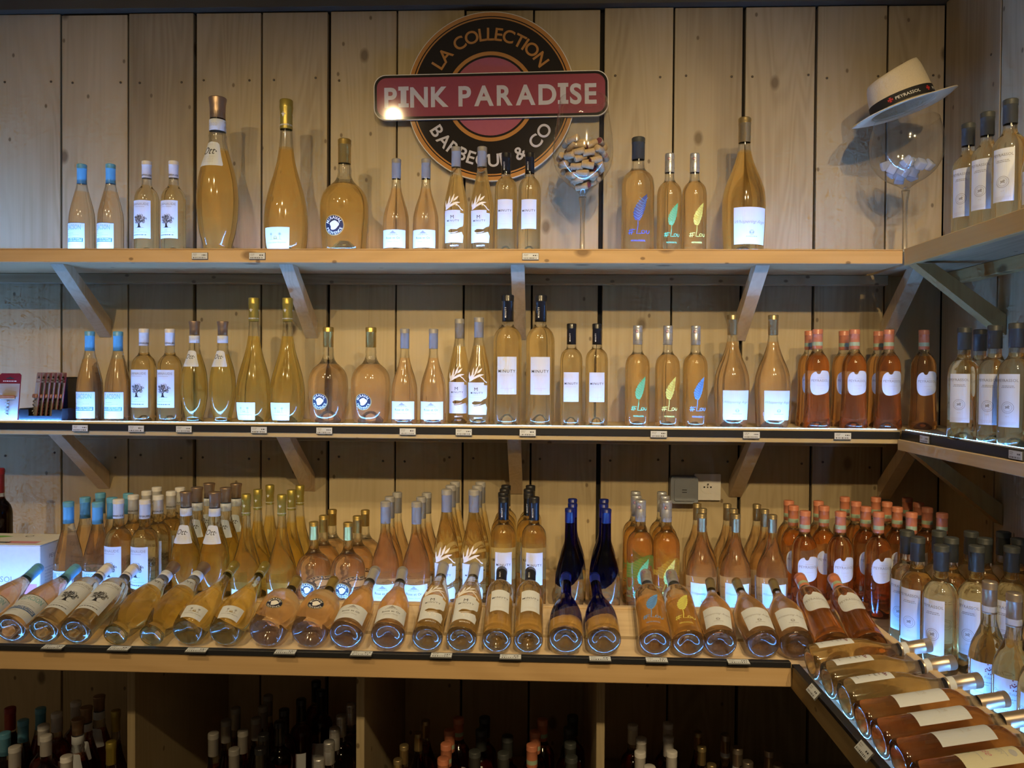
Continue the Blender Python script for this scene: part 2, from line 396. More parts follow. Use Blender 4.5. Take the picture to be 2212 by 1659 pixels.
# ------------------------------------------------------------------ bottle models
MODEL = {}
class Bottle:
    """a bottle kind: glass body, capsule, labels, prints; placed many times with shared meshes"""
    def __init__(s, key, H, R, prof, cap, capmat, wine, fill=None, punt=0.022, capr=None, style='plain', clear=None, segs=36, nz=46):
        s.key, s.H, s.R, s.parts = key, H, R, []
        zs, rs = zip(*prof); f = pchip([z * H for z in zs], [r * R for r in rs]); s.rad = f
        P = [(0, punt), (R * .16, punt * .96), (R * .34, punt * .66), (R * .55, punt * .2), (R * .7, 0.0012), (rs[0] * R * .9, 0.0), (rs[0] * R * .985, 0.0018)]
        z = 0.006
        while z < H - 0.004:
            P.append((f(z), z)); z += H / nz
        P += [(f(H), H - 0.003), (0, H - 0.002)]
        fz = (fill or cap - 0.05) * H
        if clear: mats, mf = clear
        else: mats, mf = [wine, 'glass_clear'], (lambda c: 1 if c.z > fz else 0)
        s.parts.append(('glass_body', lathe('glass_body', P, segs, True, mats, mf), None, None))
        c0 = cap * H; cr = (capr or rs[-1] * 1.07) * R
        if style == 'plain':
            L = H - c0; q = [(cr * .97, c0), (cr, c0 + .0006), (cr, H - L * .26), (cr * 1.05, H - L * .245), (cr * 1.055, H - L * .235), (cr * 1.03, H - L * .225), (cr * 1.05, H - L*.05), (cr * 1.0, H - .0012), (cr * .88, H), (0, H)]
        elif style == 'flare':
            L = H - c0; q = [(cr * .98, c0), (cr * 1.0, c0 + .0006), (cr * .985, c0 + L * .3), (cr * 1.03, c0 + L * .65), (cr * 1.16, H - .003), (cr * 1.13, H - .0008), (cr * 1.0, H), (0, H)]
        elif style == 'screw':
            L = H - c0; q = [(cr * .99, c0), (cr, c0 + .0006), (cr, H - L * .42)]
            for k in range(4): q += [(cr * .96, H - L * (.40 - .07 * k)), (cr * 1.01, H - L * (.375 - .07 * k)), (cr * 1.01, H - L * (.355 - .07 * k))]
            q += [(cr * 1.0, H - L * .06), (cr * .93, H - .0004), (0, H)]
        elif style == 'waist':
            L = H - c0; q = [(cr, c0), (cr * 1.01, c0 + .0006), (cr * .97, c0 + L * .35), (cr * .98, c0 + L * .55), (cr * 1.07, c0 + L * .72), (cr * 1.09, c0 + L * .76), (cr * 1.05, c0 + L * .79), (cr * 1.06, H - .0016), (cr * .95, H), (0, H)]
        s.capr, s.c0 = cr, c0
        if isinstance(capmat, str): s.parts.append(('capsule', lathe('capsule', q, 28, True, [capmat]), None, None))
        else:
            m0, m1, b0, b1 = capmat; L = H - c0
            q2 = sorted(q[:3] + [(cr, c0 + L * b0 - .0003), (cr, c0 + L * b0 + .0003), (cr, c0 + L * b1 - .0003), (cr, c0 + L * b1 + .0003)], key=lambda t: t[1]) + q[3:]
            s.parts.append(('capsule', lathe('capsule', q2, 28, True, [m0, m1], lambda c: 1 if c0 + L * b0 < c.z < c0 + L * b1 else 0), None, None))
        MODEL[key] = s
    def wrap(s, zref, off, rfix=None):
        r0 = rfix or s.rad(zref)
        def m(u, v):
            r = (rfix or s.rad(v)) + off; a = u / r0; return (r * math.sin(a), -r * math.cos(a), v)
        return m
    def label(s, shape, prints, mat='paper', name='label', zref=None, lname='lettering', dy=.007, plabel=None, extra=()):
        """shape: list of polygons (outer + holes) or a (V,F) pair; coordinates in metres round the bottle"""
        if isinstance(shape, tuple): sh = shape
        else: sh = fill2d(shape)
        zs = [v[1] for v in sh[0]]; zr = zref or (min(zs) + max(zs)) / 2
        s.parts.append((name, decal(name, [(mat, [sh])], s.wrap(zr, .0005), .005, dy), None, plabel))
        idx = len(s.parts) - 1
        if prints: s.parts.append((lname, decal(lname, prints, s.wrap(zr, .0009), .006, dy), idx, None))
        for nm, pr in extra: s.parts.append((nm, decal(nm, pr, s.wrap(zr, .0009), .006, dy), idx, None))
    def onglass(s, name, layers, zref, dy=.01, plabel=None):
        s.parts.append((name, decal(name, layers, s.wrap(zref, .0005), .005, dy), None, plabel))
    def oncap(s, layers, name='lettering', sub=1):
        s.parts.append((name, decal(name, layers, s.wrap(0, .0006, s.capr * 1.004), .004), sub, None))
    def onneck(s, name, z0, z1, r, mat, prints=None):
        me = lathe(name, [(r * .98, z0), (r, z0 + .0004), (r, z1 - .0004), (r * .98, z1)], 28, True, [mat]); s.parts.append((name, me, None, None))
        if prints: s.parts.append(('lettering', decal('lettering', prints, s.wrap(0, .0006, r), .004), len(s.parts) - 1, None))
NB = [0]
def bottle(key, loc, label, group, rotz=0.0, scale=1.0, mat4=None, lite=False, bodymat=None, capmat=None):
    s = MODEL[key]; root = link('wine_bottle', None); root.empty_display_size = 0.02
    tag(root, label, 'bottle', group); NB[0] += 1
    sc = scale if isinstance(scale, tuple) else (scale,) * 3
    if mat4 is None: root.location = loc; root.rotation_euler = (0, 0, rotz); root.scale = sc
    else: root.matrix_world = Matrix.Translation(loc) @ mat4 @ Matrix.Diagonal((*sc, 1))
    made = []
    for nm, me, par, pl in s.parts:
        if lite and (par is not None): made.append(None); continue
        o = bpy.data.objects.new(nm, me); COL.objects.link(o); o.parent = root if par is None else made[par]; made.append(o)
        if pl: o['label'] = pl
        if bodymat and nm == 'glass_body': o.material_slots[0].link = 'OBJECT'; o.material_slots[0].material = MAT[bodymat]
        if capmat and nm == 'capsule': o.material_slots[0].link = 'OBJECT'; o.material_slots[0].material = MAT[capmat]
    return root

BORD = [(0, .97), (.02, 1), (.56, 1), (.62, .96), (.67, .82), (.70, .62), (.72, .48), (.75, .41), (.80, .395), (1, .38)]
BURG = [(0, .97), (.02, 1), (.30, 1), (.42, .965), (.54, .80), (.66, .58), (.77, .40), (.85, .36), (1, .35)]

# --- sky-blue capsule, lettered label
b = Bottle('clac', .315, .0425, BURG, .78, 'cap_sky', 'wine_rose', .70, capr=.37)
LB = rect2d(-.046, .046, .010, .103)
b.label(LB, [('ink_black', [rect2d(-.046, .046, .1022, .1036)]), ('ink_sky', [text2d('CLACSON', .0240, .004, .0795, .012, sx=.56)]),
    ('ink_grey', [bars2d(-.016, .010, .066, .0012, 4, 2), bars2d(-.030, .028, .060, .0012, 9, 3), bars2d(-.012, .008, .0555, .0010, 3, 4), bars2d(-.036, -.006, .031, .0010, 6, 5), bars2d(-.036, 0, .028, .0010, 6, 6), bars2d(-.036, -.02, .025, .0010, 3, 7)]),
    ('ink_blue', [rect2d(-.042, .041, .037, .0505)])], name='label')
b.parts.append(('lettering', decal('lettering', [('ink_white', [text2d('VOTRE VIN CREE EN FAMILLE', .0058, 0, .0450, .012), text2d('ET PARFAIT POUR PARTAGER', .0058, 0, .0392, .012)])], b.wrap(.056, .0013), .006), len(b.parts) - 2, None))

# --- white capsule, tree label
b = Bottle('arn', .325, .0405, BORD, .815, 'cap_white', 'wine_pale', .745, capr=.40)
def tree(cx, cy, s_):
    rd = random.Random(3); it = []
    for _ in range(70):
        a = rd.uniform(0, 6.28); q = math.sqrt(rd.random()); x = cx + math.cos(a) * q * 12.5 * s_; y = cy + 14 * s_ + math.sin(a) * q * 8.5 * s_
        a0 = rd.uniform(0, 6.28); it.append(arc2d(x, y, rd.uniform(1.2, 2.4) * s_, a0, a0 + 4.2, .55 * s_, 7))
    it += [stroke2d([(cx - 1 * s_, cy), (cx - .8 * s_, cy + 4 * s_), (cx - 5 * s_, cy + 10 * s_)], 1.1 * s_), stroke2d([(cx + 1 * s_, cy), (cx + .8 * s_, cy + 4 * s_), (cx + 5 * s_, cy + 10 * s_)], 1.1 * s_), stroke2d([(cx, cy), (cx, cy + 9 * s_)], .8 * s_)]
    it.append(fill2d([[(cx - 4 * s_, cy - 3 * s_), (cx + 4.5 * s_, cy - 3 * s_), (cx + 2.6 * s_, cy - 1 * s_), (cx + 1.6 * s_, cy + 3.5 * s_), (cx - 1.6 * s_, cy + 3.5 * s_), (cx - 2.4 * s_, cy - 1 * s_)]]))
    it.append(rect2d(cx - 8 * s_, cx + 9 * s_, cy - 3.4 * s_, cy - 3.0 * s_)); return it
b.label(rect2d(-.038, .038, .050, .181), [('ink_grey', [text2d("L'ARNAUDE", .0115, 0, .164, .004, space=1.05), bars2d(-.020, .018, .158, .0011, 7, 2)])], extra=[('fine_print', [('ink_grey', [bars2d(-.006, .004, .077, .0011, 2, 3), bars2d(-.027, .027, .0705, .0011, 12, 4)]), ('ink_black', [bars2d(-.027, .026, .0600, .0024, 10, 5)])]), ('tree_emblem', [('ink_black', tree(0, .092, .00175))])])
b.oncap([('ink_black', [text2d("DE L'ARNAUDE", .0078, 0, b.c0 + .006, .006)])])

# --- copper stopper, skittle shape
b = Bottle('ott', .352, .0445, [(0, .70), (.012, .73), (.03, .66), (.06, .70), (.16, .88), (.28, .985), (.36, 1), (.45, .95), (.55, .80), (.64, .58), (.71, .44), (.75, .39), (.757, .43), (.768, .43), (.775, .385), (.86, .375), (1, .36)], .865, 'cap_copper', 'wine_gold', .68, capr=.375, style='flare', punt=.012)
hexl = [(-.0265, .193), (.0265, .193), (.028, .196), (.024, .243), (.019, .2475), (0, .2495), (-.019, .2475), (-.024, .243), (-.028, .196)]
b.label([hexl], [('ink_black', [text2d('Ott', .024, -.003, .220, -.004, .35), disc2d(.0155, .2265, .0016, n=8)]), ('ink_pale', [text2d('CHATEAU', .0052, 0, .2120, .004, space=1.1), text2d('DE SELLE', .0052, 0, .2065, .004, space=1.1), bars2d(-.011, .011, .2015, .0009, 6, 2), bars2d(-.007, .007, .2425, .0009, 4, 5)])], dy=.008, zref=.215)
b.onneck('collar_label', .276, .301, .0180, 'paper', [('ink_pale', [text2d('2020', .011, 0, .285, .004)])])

# --- olive-gold capsule, tall teardrop
b = Bottle('marg', .346, .0475, [(0, .80), (.015, .86), (.07, .95), (.14, .99), (.20, 1), (.28, .975), (.36, .885), (.445, .73), (.53, .55), (.61, .41), (.695, .325), (.80, .275), (1, .265)], .81, 'cap_olive', 'wine_gold', .70, capr=.29, style='waist')
def palm(cx, cy, s_):
    it = [stroke2d([(cx, cy), (cx, cy + 9 * s_)], .7 * s_)]
    for a in range(8):
        t = a * math.pi / 8 * 2; it.append(stroke2d([(cx, cy + 9 * s_), (cx + 3 * s_ * math.cos(t), cy + 9 * s_ + 3 * s_ * math.sin(t))], .8 * s_))
    return it
b.label(rect2d(-.030, .030, .008, .056), [('ink_grey', palm(-.010, .030, .0012) + palm(.010, .030, .0012)), ('ink_gold', [rect2d(-.004, .004, .030, .0325), arc2d(0, .0325, .0035, 0, math.pi, .0012), rect2d(-.014, .014, .0290, .0298)]), ('ink_grey', [text2d('Chateau Sainte Marguerite', .0043, 0, .0215, 0, .3)])])
def fleur(cx, cy, s_):
    return [stroke2d([(cx, cy - 5*s_), (cx, cy), (cx, cy + 6*s_)], 2.2*s_, True), stroke2d([(cx, cy - 1*s_), (cx + 3*s_, cy + 3*s_), (cx + 4*s_, cy + .5*s_)], 1.1*s_), stroke2d([(cx, cy - 1*s_), (cx - 3*s_, cy + 3*s_), (cx - 4*s_, cy + .5*s_)], 1.1*s_), rect2d(cx - 2.4*s_, cx + 2.4*s_, cy - 1.6*s_, cy - .8*s_)]
for x_ in (-.026, 0, .026): b.oncap([('ink_white', fleur(x_, b.c0 + .030, .0011))], 'fleur_emblem')
b.oncap([('ink_white', [text2d('SAINTE MARGUERITE CASTEL', .0045, 0, b.c0 + .0065, .01)])])

# --- gold capsule, squat round shoulders, round seal
b = Bottle('mir', .262, .0535, [(0, .80), (.02, .87), (.08, .915), (.2, .955), (.36, 1), (.43, .995), (.50, .93), (.555, .80), (.60, .58), (.63, .42), (.66, .335), (.69, .285), (.735, .265), (.742, .29), (.755, .29), (.765, .262), (1, .25)], .79, 'cap_gold', 'wine_rose', .62, capr=.268, punt=.034)
def seal(cx, cy, r):
    it0 = [disc2d(cx, cy, r, n=32)]
    blob = [(cx + r * .44 * (1 + .16 * math.sin(3 * t + 1) + .08 * math.sin(5 * t)) * math.cos(t), cy + r * .44 * (1 + .13 * math.sin(2 * t)) * math.sin(t)) for t in [i * 2 * math.pi / 20 for i in range(20)]]
    return it0, [('ink_gold', [ring2d(cx, cy, r * .96, r * .09)]), ('ink_white', [(blob, [tuple(range(20))])] + arctext('MIRAVAL', cx, cy, r * .58, 0, .36, r * .42, True, .01) + arctext('PROVENCE', cx, cy, r * .87, 0, .33, r * .36, False, .01))]
d0, d1 = seal(-.006, .060, .0228)
b.label(d0[0], d1, mat='seal_navy', name='seal', zref=.06)

# --- dark grey capsule, pale label at foot
b = Bottle('rose', .33, .0445, [(0, .96), (.02, 1), (.24, 1), (.375, .975), (.48, .83), (.585, .58), (.66, .43), (.74, .35), (1, .33)], .79, 'cap_grey', 'wine_rose', .70, capr=.35)
b.label(rect2d(-.046, .046, .018, .079), [('ink_grey', [rect2d(-.014, .014, .0655, .0668), rect2d(-.009, .009, .0668, .070), rect2d(-.005, .005, .070, .0725), disc2d(0, .0725, .003, n=10), bars2d(-.018, .018, .0610, .0018, 5, 1)]), ('ink_black', [text2d('Rose et Or', .0105, 0, .0475, .002, space=1.05)]), ('ink_grey', [text2d('Chateau Minuty', .0062, 0, .0365, 0, .3)])])

# --- grey capsule, conical bottle with leaf sprig
b = Bottle('minm', .37, .0415, [(0, .94), (.02, .97), (.12, .95), (.25, .965), (.43, 1), (.515, .90), (.605, .73), (.695, .56), (.785, .42), (.85, .37), (1, .36)], .81, 'cap_grey', 'wine_pale', .74, capr=.395)
outer = [(-.036, .036), (.034, .036), (.037, .060), (.030, .073), (.012, .068), (-.010, .0645), (-.020, .076), (-.010, .082), (.012, .081), (.022, .088), (.033, .092), (.036, .100), (.036, .136), (.023, .137), (.023, .146), (-.036, .146)]
def leaf(x, y, a, L, wd):
    c, s_ = math.cos(a), math.sin(a); P = []
    for k in range(9):
        t = k / 8; P.append((x + c * L * t, y + s_ * L * t))
    V, Fc = [], []
    for k, p in enumerate(P):
        h = wd * math.sin(math.pi * (k / 8) ** .8) + .0002; V += [(p[0] - s_ * h, p[1] + c * h), (p[0] + s_ * h, p[1] - c * h)]
    for k in range(8): Fc.append((2*k, 2*k+1, 2*k+3, 2*k+2))
    return V, Fc
b.label([outer], [('ink_black', [text2d('M', .0170, -.004, .117, 0), text2d('MINUTY', .0096, -.002, .107, .003, space=1.3)]), ('ink_pale', [bars2d(-.010, .010, .139, .0012, 3, 1), rect2d(.0045, .0052, .117, .129), bars2d(-.014, .012, .1015, .0011, 5, 3), rect2d(-.036, .018, .0945, .0955)])], lname='lettering')
waves = [stroke2d([(-.022 + .002*i, .073 - .0058*i), (-.008 + .002*i, .0685 - .0058*i), (.006 + .002*i, .0705 - .0058*i), (.016 - .001*i, .0745 - .0058*i)], .0032, True) for i in range(4)]
leaves = [leaf(-.031, .1475, a, L, .0032) for a, L in ((1.15, .030), (.85, .042), (.6, .047))] + [leaf(-.028 + .009*i, .153 + .008*i, a, L, .0034) for i, (a, L) in enumerate(((1.75, .030), (1.45, .036), (1.2, .036), (.75, .026)))] + [leaf(-.020 + .009*i, .157 + .006*i, .35 - .1*i, .026, .0030) for i in range(3)]
b.onglass('wave_print', [('ink_white', waves)], .07)
b.onglass('leaf_print', [('ink_white', leaves + [stroke2d([(.010, .166), (.020, .158), (.026, .150), (.034, .146)], .0032)])], .12)
b.onglass('foot_lettering', [('ink_white', [text2d('MINUTY', .008, .004, .0225, .004)])], .02)

# --- black capsule, plain rectangular label
HB = [(0, .96), (.02, 1), (.63, 1), (.68, .945), (.715, .82), (.74, .62), (.752, .47), (.775, .42), (1, .40)]
b = Bottle('minp', .35, .0385, HB, .795, 'cap_black', 'wine_pale', .755, capr=.415, punt=.030)
b.label(rect2d(-.0275, .0275, .083, .183), [('ink_black', [text2d('MINUTY', .0108, 0, .141, .004, space=1.25)]), ('ink_pale', [text2d('PRESTIGE', .0062, 0, .132, .004, space=1.4), bars2d(-.017, .017, .0985, .0012, 8, 3), bars2d(-.005, .005, .0945, .0011, 2, 4)])])
V, Fc = text2d('MINUTY', .0068, 0, 0, .004, space=1.2)
b.oncap([('ink_white', [([(-.003 - y, b.c0 + .024 + x) for x, y in V], Fc)])])

# --- silver screw capsule, feather print
def feather(cx, cy, s_, col, hi):
    def C(t): return (cx + s_ * (-2 + 3 * t + 9 * t * t), cy + s_ * (10 + 38 * t))
    L_, R_ = [], []
    for k in range(15):
        t = k / 14; x, y = C(t); wd = s_ * 8.5 * math.sin(math.pi * min(1, t * .93 + .07)) ** .75 * (1 - .35 * t)
        jag = (.9 if k % 2 else 1.08)
        L_.append((x - wd * .95 * jag - s_ * 1.0 * (1-t), y + s_ * 2.5)); R_.append((x + wd * .85 * jag, y + s_ * 1.0))
    body = fill2d([L_ + [C(1.03)] + R_[::-1]])
    ribs = [stroke2d([C(t / 10), (C(t / 10)[0] - s_ * 6, C(t / 10)[1] + s_ * 5)], .5 * s_) for t in range(1, 9)] + [stroke2d([C(t / 10), (C(t / 10)[0] + s_ * 5, C(t / 10)[1] + s_ * 5)], .5 * s_) for t in range(1, 9)]
    q = cy + 0 * s_; X = cx
    lou = [stroke2d([C(t / 8) for t in range(9)], .8 * s_), stroke2d([(X - 1.6*s_, cy + 10*s_), (X - 1.8*s_, cy + 2*s_), (X - 3.4*s_, cy - 8*s_), (X + 3*s_, cy - 8*s_)], 1.1*s_),
        ring2d(X + 5.2*s_, cy - 5.4*s_, 2.4*s_, 1.0*s_, 12), stroke2d([(X + 9.6*s_, cy - 3*s_), (X + 9.4*s_, cy - 6.5*s_), (X + 11.4*s_, cy - 8*s_), (X + 13.4*s_, cy - 6.5*s_), (X + 13.8*s_, cy - 3*s_)], 1.1*s_),
        stroke2d([(X - 13*s_, cy - 9*s_), (X - 11.6*s_, cy - .5*s_)], 1.1*s_), stroke2d([(X - 10*s_, cy - 9*s_), (X - 8.6*s_, cy - .5*s_)], 1.1*s_), stroke2d([(X - 14.4*s_, cy - 3*s_), (X - 4.6*s_, cy - 1.6*s_)], 1.1*s_), stroke2d([(X - 15*s_, cy - 6.4*s_), (X - 6*s_, cy - 5.4*s_)], 1.1*s_)]
    return [(col, [body] + lou)], [(hi, ribs)]
for ck, col, hi in (('g', 'print_green', 'cap_mint'), ('y', 'print_lime', 'ink_gold'), ('b', 'print_blue', 'print_navy'), ('n', 'print_navy', 'print_blue')):
    b = Bottle('lou_' + ck, .345, .0415, [(0, .98), (.02, 1), (.58, 1), (.645, .93), (.69, .74), (.71, .55), (.73, .43), (.78, .38), (1, .36)], .81, 'cap_slate' if ck == 'n' else 'cap_silver', 'wine_peach', .72, capr=.395, style='plain' if ck == 'n' else 'screw', punt=.018)
    l0, l1 = feather(.002, .072, .00195, col, hi)
    l0[0][1].append(text2d('PEYRASSOL', .0072, 0, .034, .012))
    b.onglass('feather_print', l0, .10)
    b.parts.append(('feather_rib', decal('feather_rib', l1, b.wrap(.10, .0009), .005, .01), len(b.parts) - 1, None))
    if ck != 'n':
        b.oncap([('ink_grey', [text2d('#LOU', .008, -.002, b.c0 + .012, .002, .3), text2d('#LOU', .008, .022, b.c0 + .012, .002, .3)])], 'cap_print')
        b.oncap([('ink_plum', [ring2d(-.006, b.c0 + .045, .0048, .0012)]), ('ink_rose', [disc2d(-.006, b.c0 + .045, .0022, n=10)])], 'cap_emblem')

# --- bronze capsule, pear shape, big rectangular label
b = Bottle('wa', .305, .0465, [(0, .86), (.02, .90), (.12, .945), (.25, .985), (.37, 1), (.44, .97), (.52, .84), (.61, .605), (.69, .415), (.745, .325), (.81, .275), (1, .262)], .82, 'cap_bronze', 'wine_rose', .755, capr=.285)
b.label(rect2d(-.0385, .0385, .021, .100), [('ink_grey', [text2d('Whispering Angel', .0100, 0, .0655, -.003, .55), ring2d(0, .046, .0050, .0009, 18), ring2d(0, .046, .0030, .0007, 14), leaf(-.001, .0435, 2.3, .006, .0012), leaf(.001, .0435, .85, .006, .0012), bars2d(-.012, .013, .0365, .0016, 6, 4)]), ('ink_pale', [bars2d(-.016, .016, .0300, .0009, 8, 6)])])
emb = [ring2d(.004, .172, .006, .0014, 14, .008), stroke2d([(-.006, .178), (0, .184), (.008, .184), (.014, .178)], .0014), stroke2d([(-.004, .163), (.004, .160), (.012, .163)], .0014)]
b.onglass('embossed_crest', [('glass_clear', emb)], .172)

# --- salmon capsule with mint band, blob label
b = Bottle('pey', .335, .0430, [(0, 1.0), (.015, 1.03), (.10, .985), (.25, .925), (.45, .885), (.58, .90), (.63, .89), (.68, .83), (.735, .62), (.77, .43), (.80, .375), (1, .36)], .80, ('cap_salmon', 'cap_mint', .17, .36), 'wine_amber', .745, capr=.385)
bl = []
for i in range(40):
    t = i * 2 * math.pi / 40; c, s_ = math.cos(t), math.sin(t)
    x = .0375 * math.copysign(abs(c) ** .72, c); y = .040 * math.copysign(abs(s_) ** .72, s_)
    y *= (1 - .22 * (x / .0375)) if y < 0 else (1 + .04 * (x / .0375)); bl.append((x, .155 + y))
top = max(p[1] for p in bl); notch = [(-.010 + .0068 * math.cos(a), .1905 + .0075 * math.sin(a)) for a in [math.pi * (1.0 + k / 8) for k in range(9)]]
ins = [p for p in bl if not (p[1] > .17 and -.019 < p[0] < .0)]
k0 = next(i for i, p in enumerate(ins) if p[1] > .17 and p[0] <= -.019)
poly = ins[:k0] + notch[::-1] + ins[k0:]
b.label([poly], [('ink_grey', [text2d('PEYRASSOL', .0112, -.004, .1575, .006, space=1.04)]), ('ink_pale', [bars2d(-.016, .012, .1690, .0018, 6, 3), bars2d(-.016, .010, .1440, .0013, 6, 5), bars2d(-.005, .003, .1340, .0013, 2, 6), leaf(.030, .142, 1.57, .026, .005)])])
b.onglass('glass_seal', [('glass_clear', [ring2d(-.010, .1925, .0058, .0016)])], .19)

# --- slate capsule, tall narrow label with medallion
b = Bottle('slate', .318, .0405, BORD, .80, 'cap_slate', 'wine_pale', .75, capr=.43)
med = [ring2d(0, .100, .0145, .0010), ring2d(0, .100, .0105, .0007), fill2d([[(-.006, .096), (-.004, .100), (-.006, .104), (-.001, .103), (.003, .106), (.006, .103), (.004, .100), (.006, .096), (.002, .098), (-.002, .098)]])]
b.label(rect2d(-.0265, .0265, .050, .186), [('ink_grey', [text2d('PEYRASSOL', .0100, -.001, .166, .006)]), ('ink_grey', [bars2d(-.014, .014, .1545, .0016, 5, 2), bars2d(-.016, .016, .1505, .0016, 6, 3)]), ('ink_pale', [bars2d(-.004, .004, .076, .0018, 1, 1), bars2d(-.020, .020, .062, .0010, 12, 3), bars2d(-.020, .020, .059, .0010, 12, 4), bars2d(-.016, .016, .056, .0010, 8, 5)])], extra=[('medallion', [('ink_grey', med)])])

# --- cobalt dipped bottle
b = Bottle('cobalt', .316, .0445, [(0, .97), (.02, 1), (.26, 1), (.34, .965), (.44, .82), (.54, .60), (.62, .42), (.70, .345), (1, .32)], .86, 'cap_cobalt', 'wine_pale', .7, capr=.335,
    clear=(['wine_pale', 'glass_cobalt'], lambda c: 1 if c.z > .085 + .030 * (c.x / .045) ** 2 + .030 * (c.x / .045) + (.03 if c.y > 0 else 0) else 0), segs=96, nz=160)

# --- nickel capsule with white collar, bulbous
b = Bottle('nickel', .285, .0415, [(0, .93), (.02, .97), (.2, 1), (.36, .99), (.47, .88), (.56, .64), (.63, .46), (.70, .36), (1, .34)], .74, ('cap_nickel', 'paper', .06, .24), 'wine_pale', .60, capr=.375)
rd = random.Random(5)
dots = [disc2d(.010 + .009 * rd.gauss(0, .6), .092 + .008 * rd.gauss(0, .6), .0016, n=6) for _ in range(16)]
b.label(rect2d(-.033, .033, .022, .104), [('ink_plum', dots), ('ink_grey', [text2d('Chateau Roux', .0090, -.006, .070, 0, .3), bars2d(-.022, .016, .060, .0016, 8, 2), bars2d(-.022, .010, .054, .0014, 6, 3), bars2d(-.022, .020, .034, .0012, 10, 4)])])
# --- nickel capsule, straight bottle, wide white label with green square
b = Bottle('palm', .315, .0395, BORD, .80, 'cap_nickel', 'wine_amber', .72, capr=.41)
b.label(rect2d(-.045, .045, .075, .180), [('ink_pale', [text2d('PALM', .014, .004, .135, -.004), bars2d(-.016, .022, .127, .0014, 6, 2)])], extra=[('green_square', [('ink_green', [rect2d(-.039, -.026, .082, .100)])])])
b = Bottle('bloom', .315, .0395, BORD, .80, 'cap_nickel', 'wine_amber', .72, capr=.41)
fl = [('ink_rose', [leaf(-.030, .09, a * .9, .016, .004) for a in range(7)]), ('ink_green', [leaf(-.018, .098, a, .022, .0028) for a in (.2, .8, 1.5, -.4)]), ('ink_rose', [text2d('Rose', .020, .004, .122, -.004, .5)]), ('ink_pale', [text2d('LA VIE EN', .008, .006, .147, 0), bars2d(-.01, .03, .155, .0012, 8, 2), bars2d(-.02, .03, .110, .0012, 10, 3), disc2d(.024, .168, .009, .006, 12)])]
b.label(rect2d(-.045, .045, .075, .182), fl, mat='paper_cream')
# --- red capsule, dark bottle
Bottle('dark', .33, .041, BORD, .78, 'cap_red', 'wine_red', .74, capr=.40)

# ------------------------------------------------------------------ setting
XL, XR = -2.6, 1.46          # left end of what is built, right wall
floor = box('floor', XL - .3, XR + .6, -3.6, .2, -.05, 0, 'floor_tile'); tag(floor, kind='structure')
wb = box('wall_back', XL, XR + .04, .026, .05, 0, Z(1.62), 'backing', bev=0); tag(wb, kind='structure')
joints = [-2.62, -2.36, -2.10, -1.841, -1.579, -1.3215, -1.065, -.808, -.551, -.295, -.039, .2155, .4795, .7365, .9985, 1.256, 1.462]
screw_me = lathe('screw', [(0, .0015), (.002, .002), (.0042, .0012), (.0046, 0)], 10, True, ['screw_steel'])
gaps = [.006, .006, .006, .008, .006, .012, .007, .013, .006, .008, .007, .017, .007, .012, .009, .008, .003]
rs = random.Random(11)
for i in range(len(joints) - 1):
    a, c = joints[i] + gaps[i] / 2, joints[i + 1] - gaps[i + 1] / 2
    jy = rs.uniform(-.002, .002); cx, cz = (a + c) / 2, (Z(1.355)) / 2
    p = box('plank', a, c, jy, .025, 0, Z(1.352) + rs.uniform(-.004, .003), 'pine_z', wb, .0015, org=wb.location)
    for zz in (1.095, -.33, -1.0):
        for xx in (a + .035, c - .035):
            s_ = link('screw', screw_me, p, (xx + rs.uniform(-.012, .012) - p.location.x - wb.location.x, jy - p.location.y - wb.location.y - .0002, Z(zz) + rs.uniform(-.01, .01) - p.location.z - wb.location.z))
            s_.rotation_euler = (math.radians(90), 0, 0)
wr = box('wall_right', XR + .026, XR + .05, -2.75, .03, 0, Z(1.75), 'backing', bev=0); tag(wr, kind='structure')
rj = [2.872, 2.53, 2.27, 2.01, 1.75, 1.49, 1.23, .97, .71, .45, .19]
for i in range(len(rj) - 1):
    d1, d0 = rj[i] - .0025, rj[i + 1] + .0025; jx = rs.uniform(-.002, .002)
    p = box('plank', XR + jx, XR + .025, Y(d0), Y(d1), 0, Z(1.70), 'pine_z', wr, .0015, org=wr.location)
    for zz in (1.05, -.33):
        s_ = link('screw', screw_me, p, (jx - .0002 + XR - p.location.x - wr.location.x, Y(d0 + .05) - p.location.y - wr.location.y, Z(zz) - p.location.z - wr.location.z)); s_.rotation_euler = (0, math.radians(-90), 0)
t1 = box('trim_1', XL, 1.475, -.035, .02, Z(1.356), Z(1.62), 'ceiling_grey'); tag(t1, kind='structure')

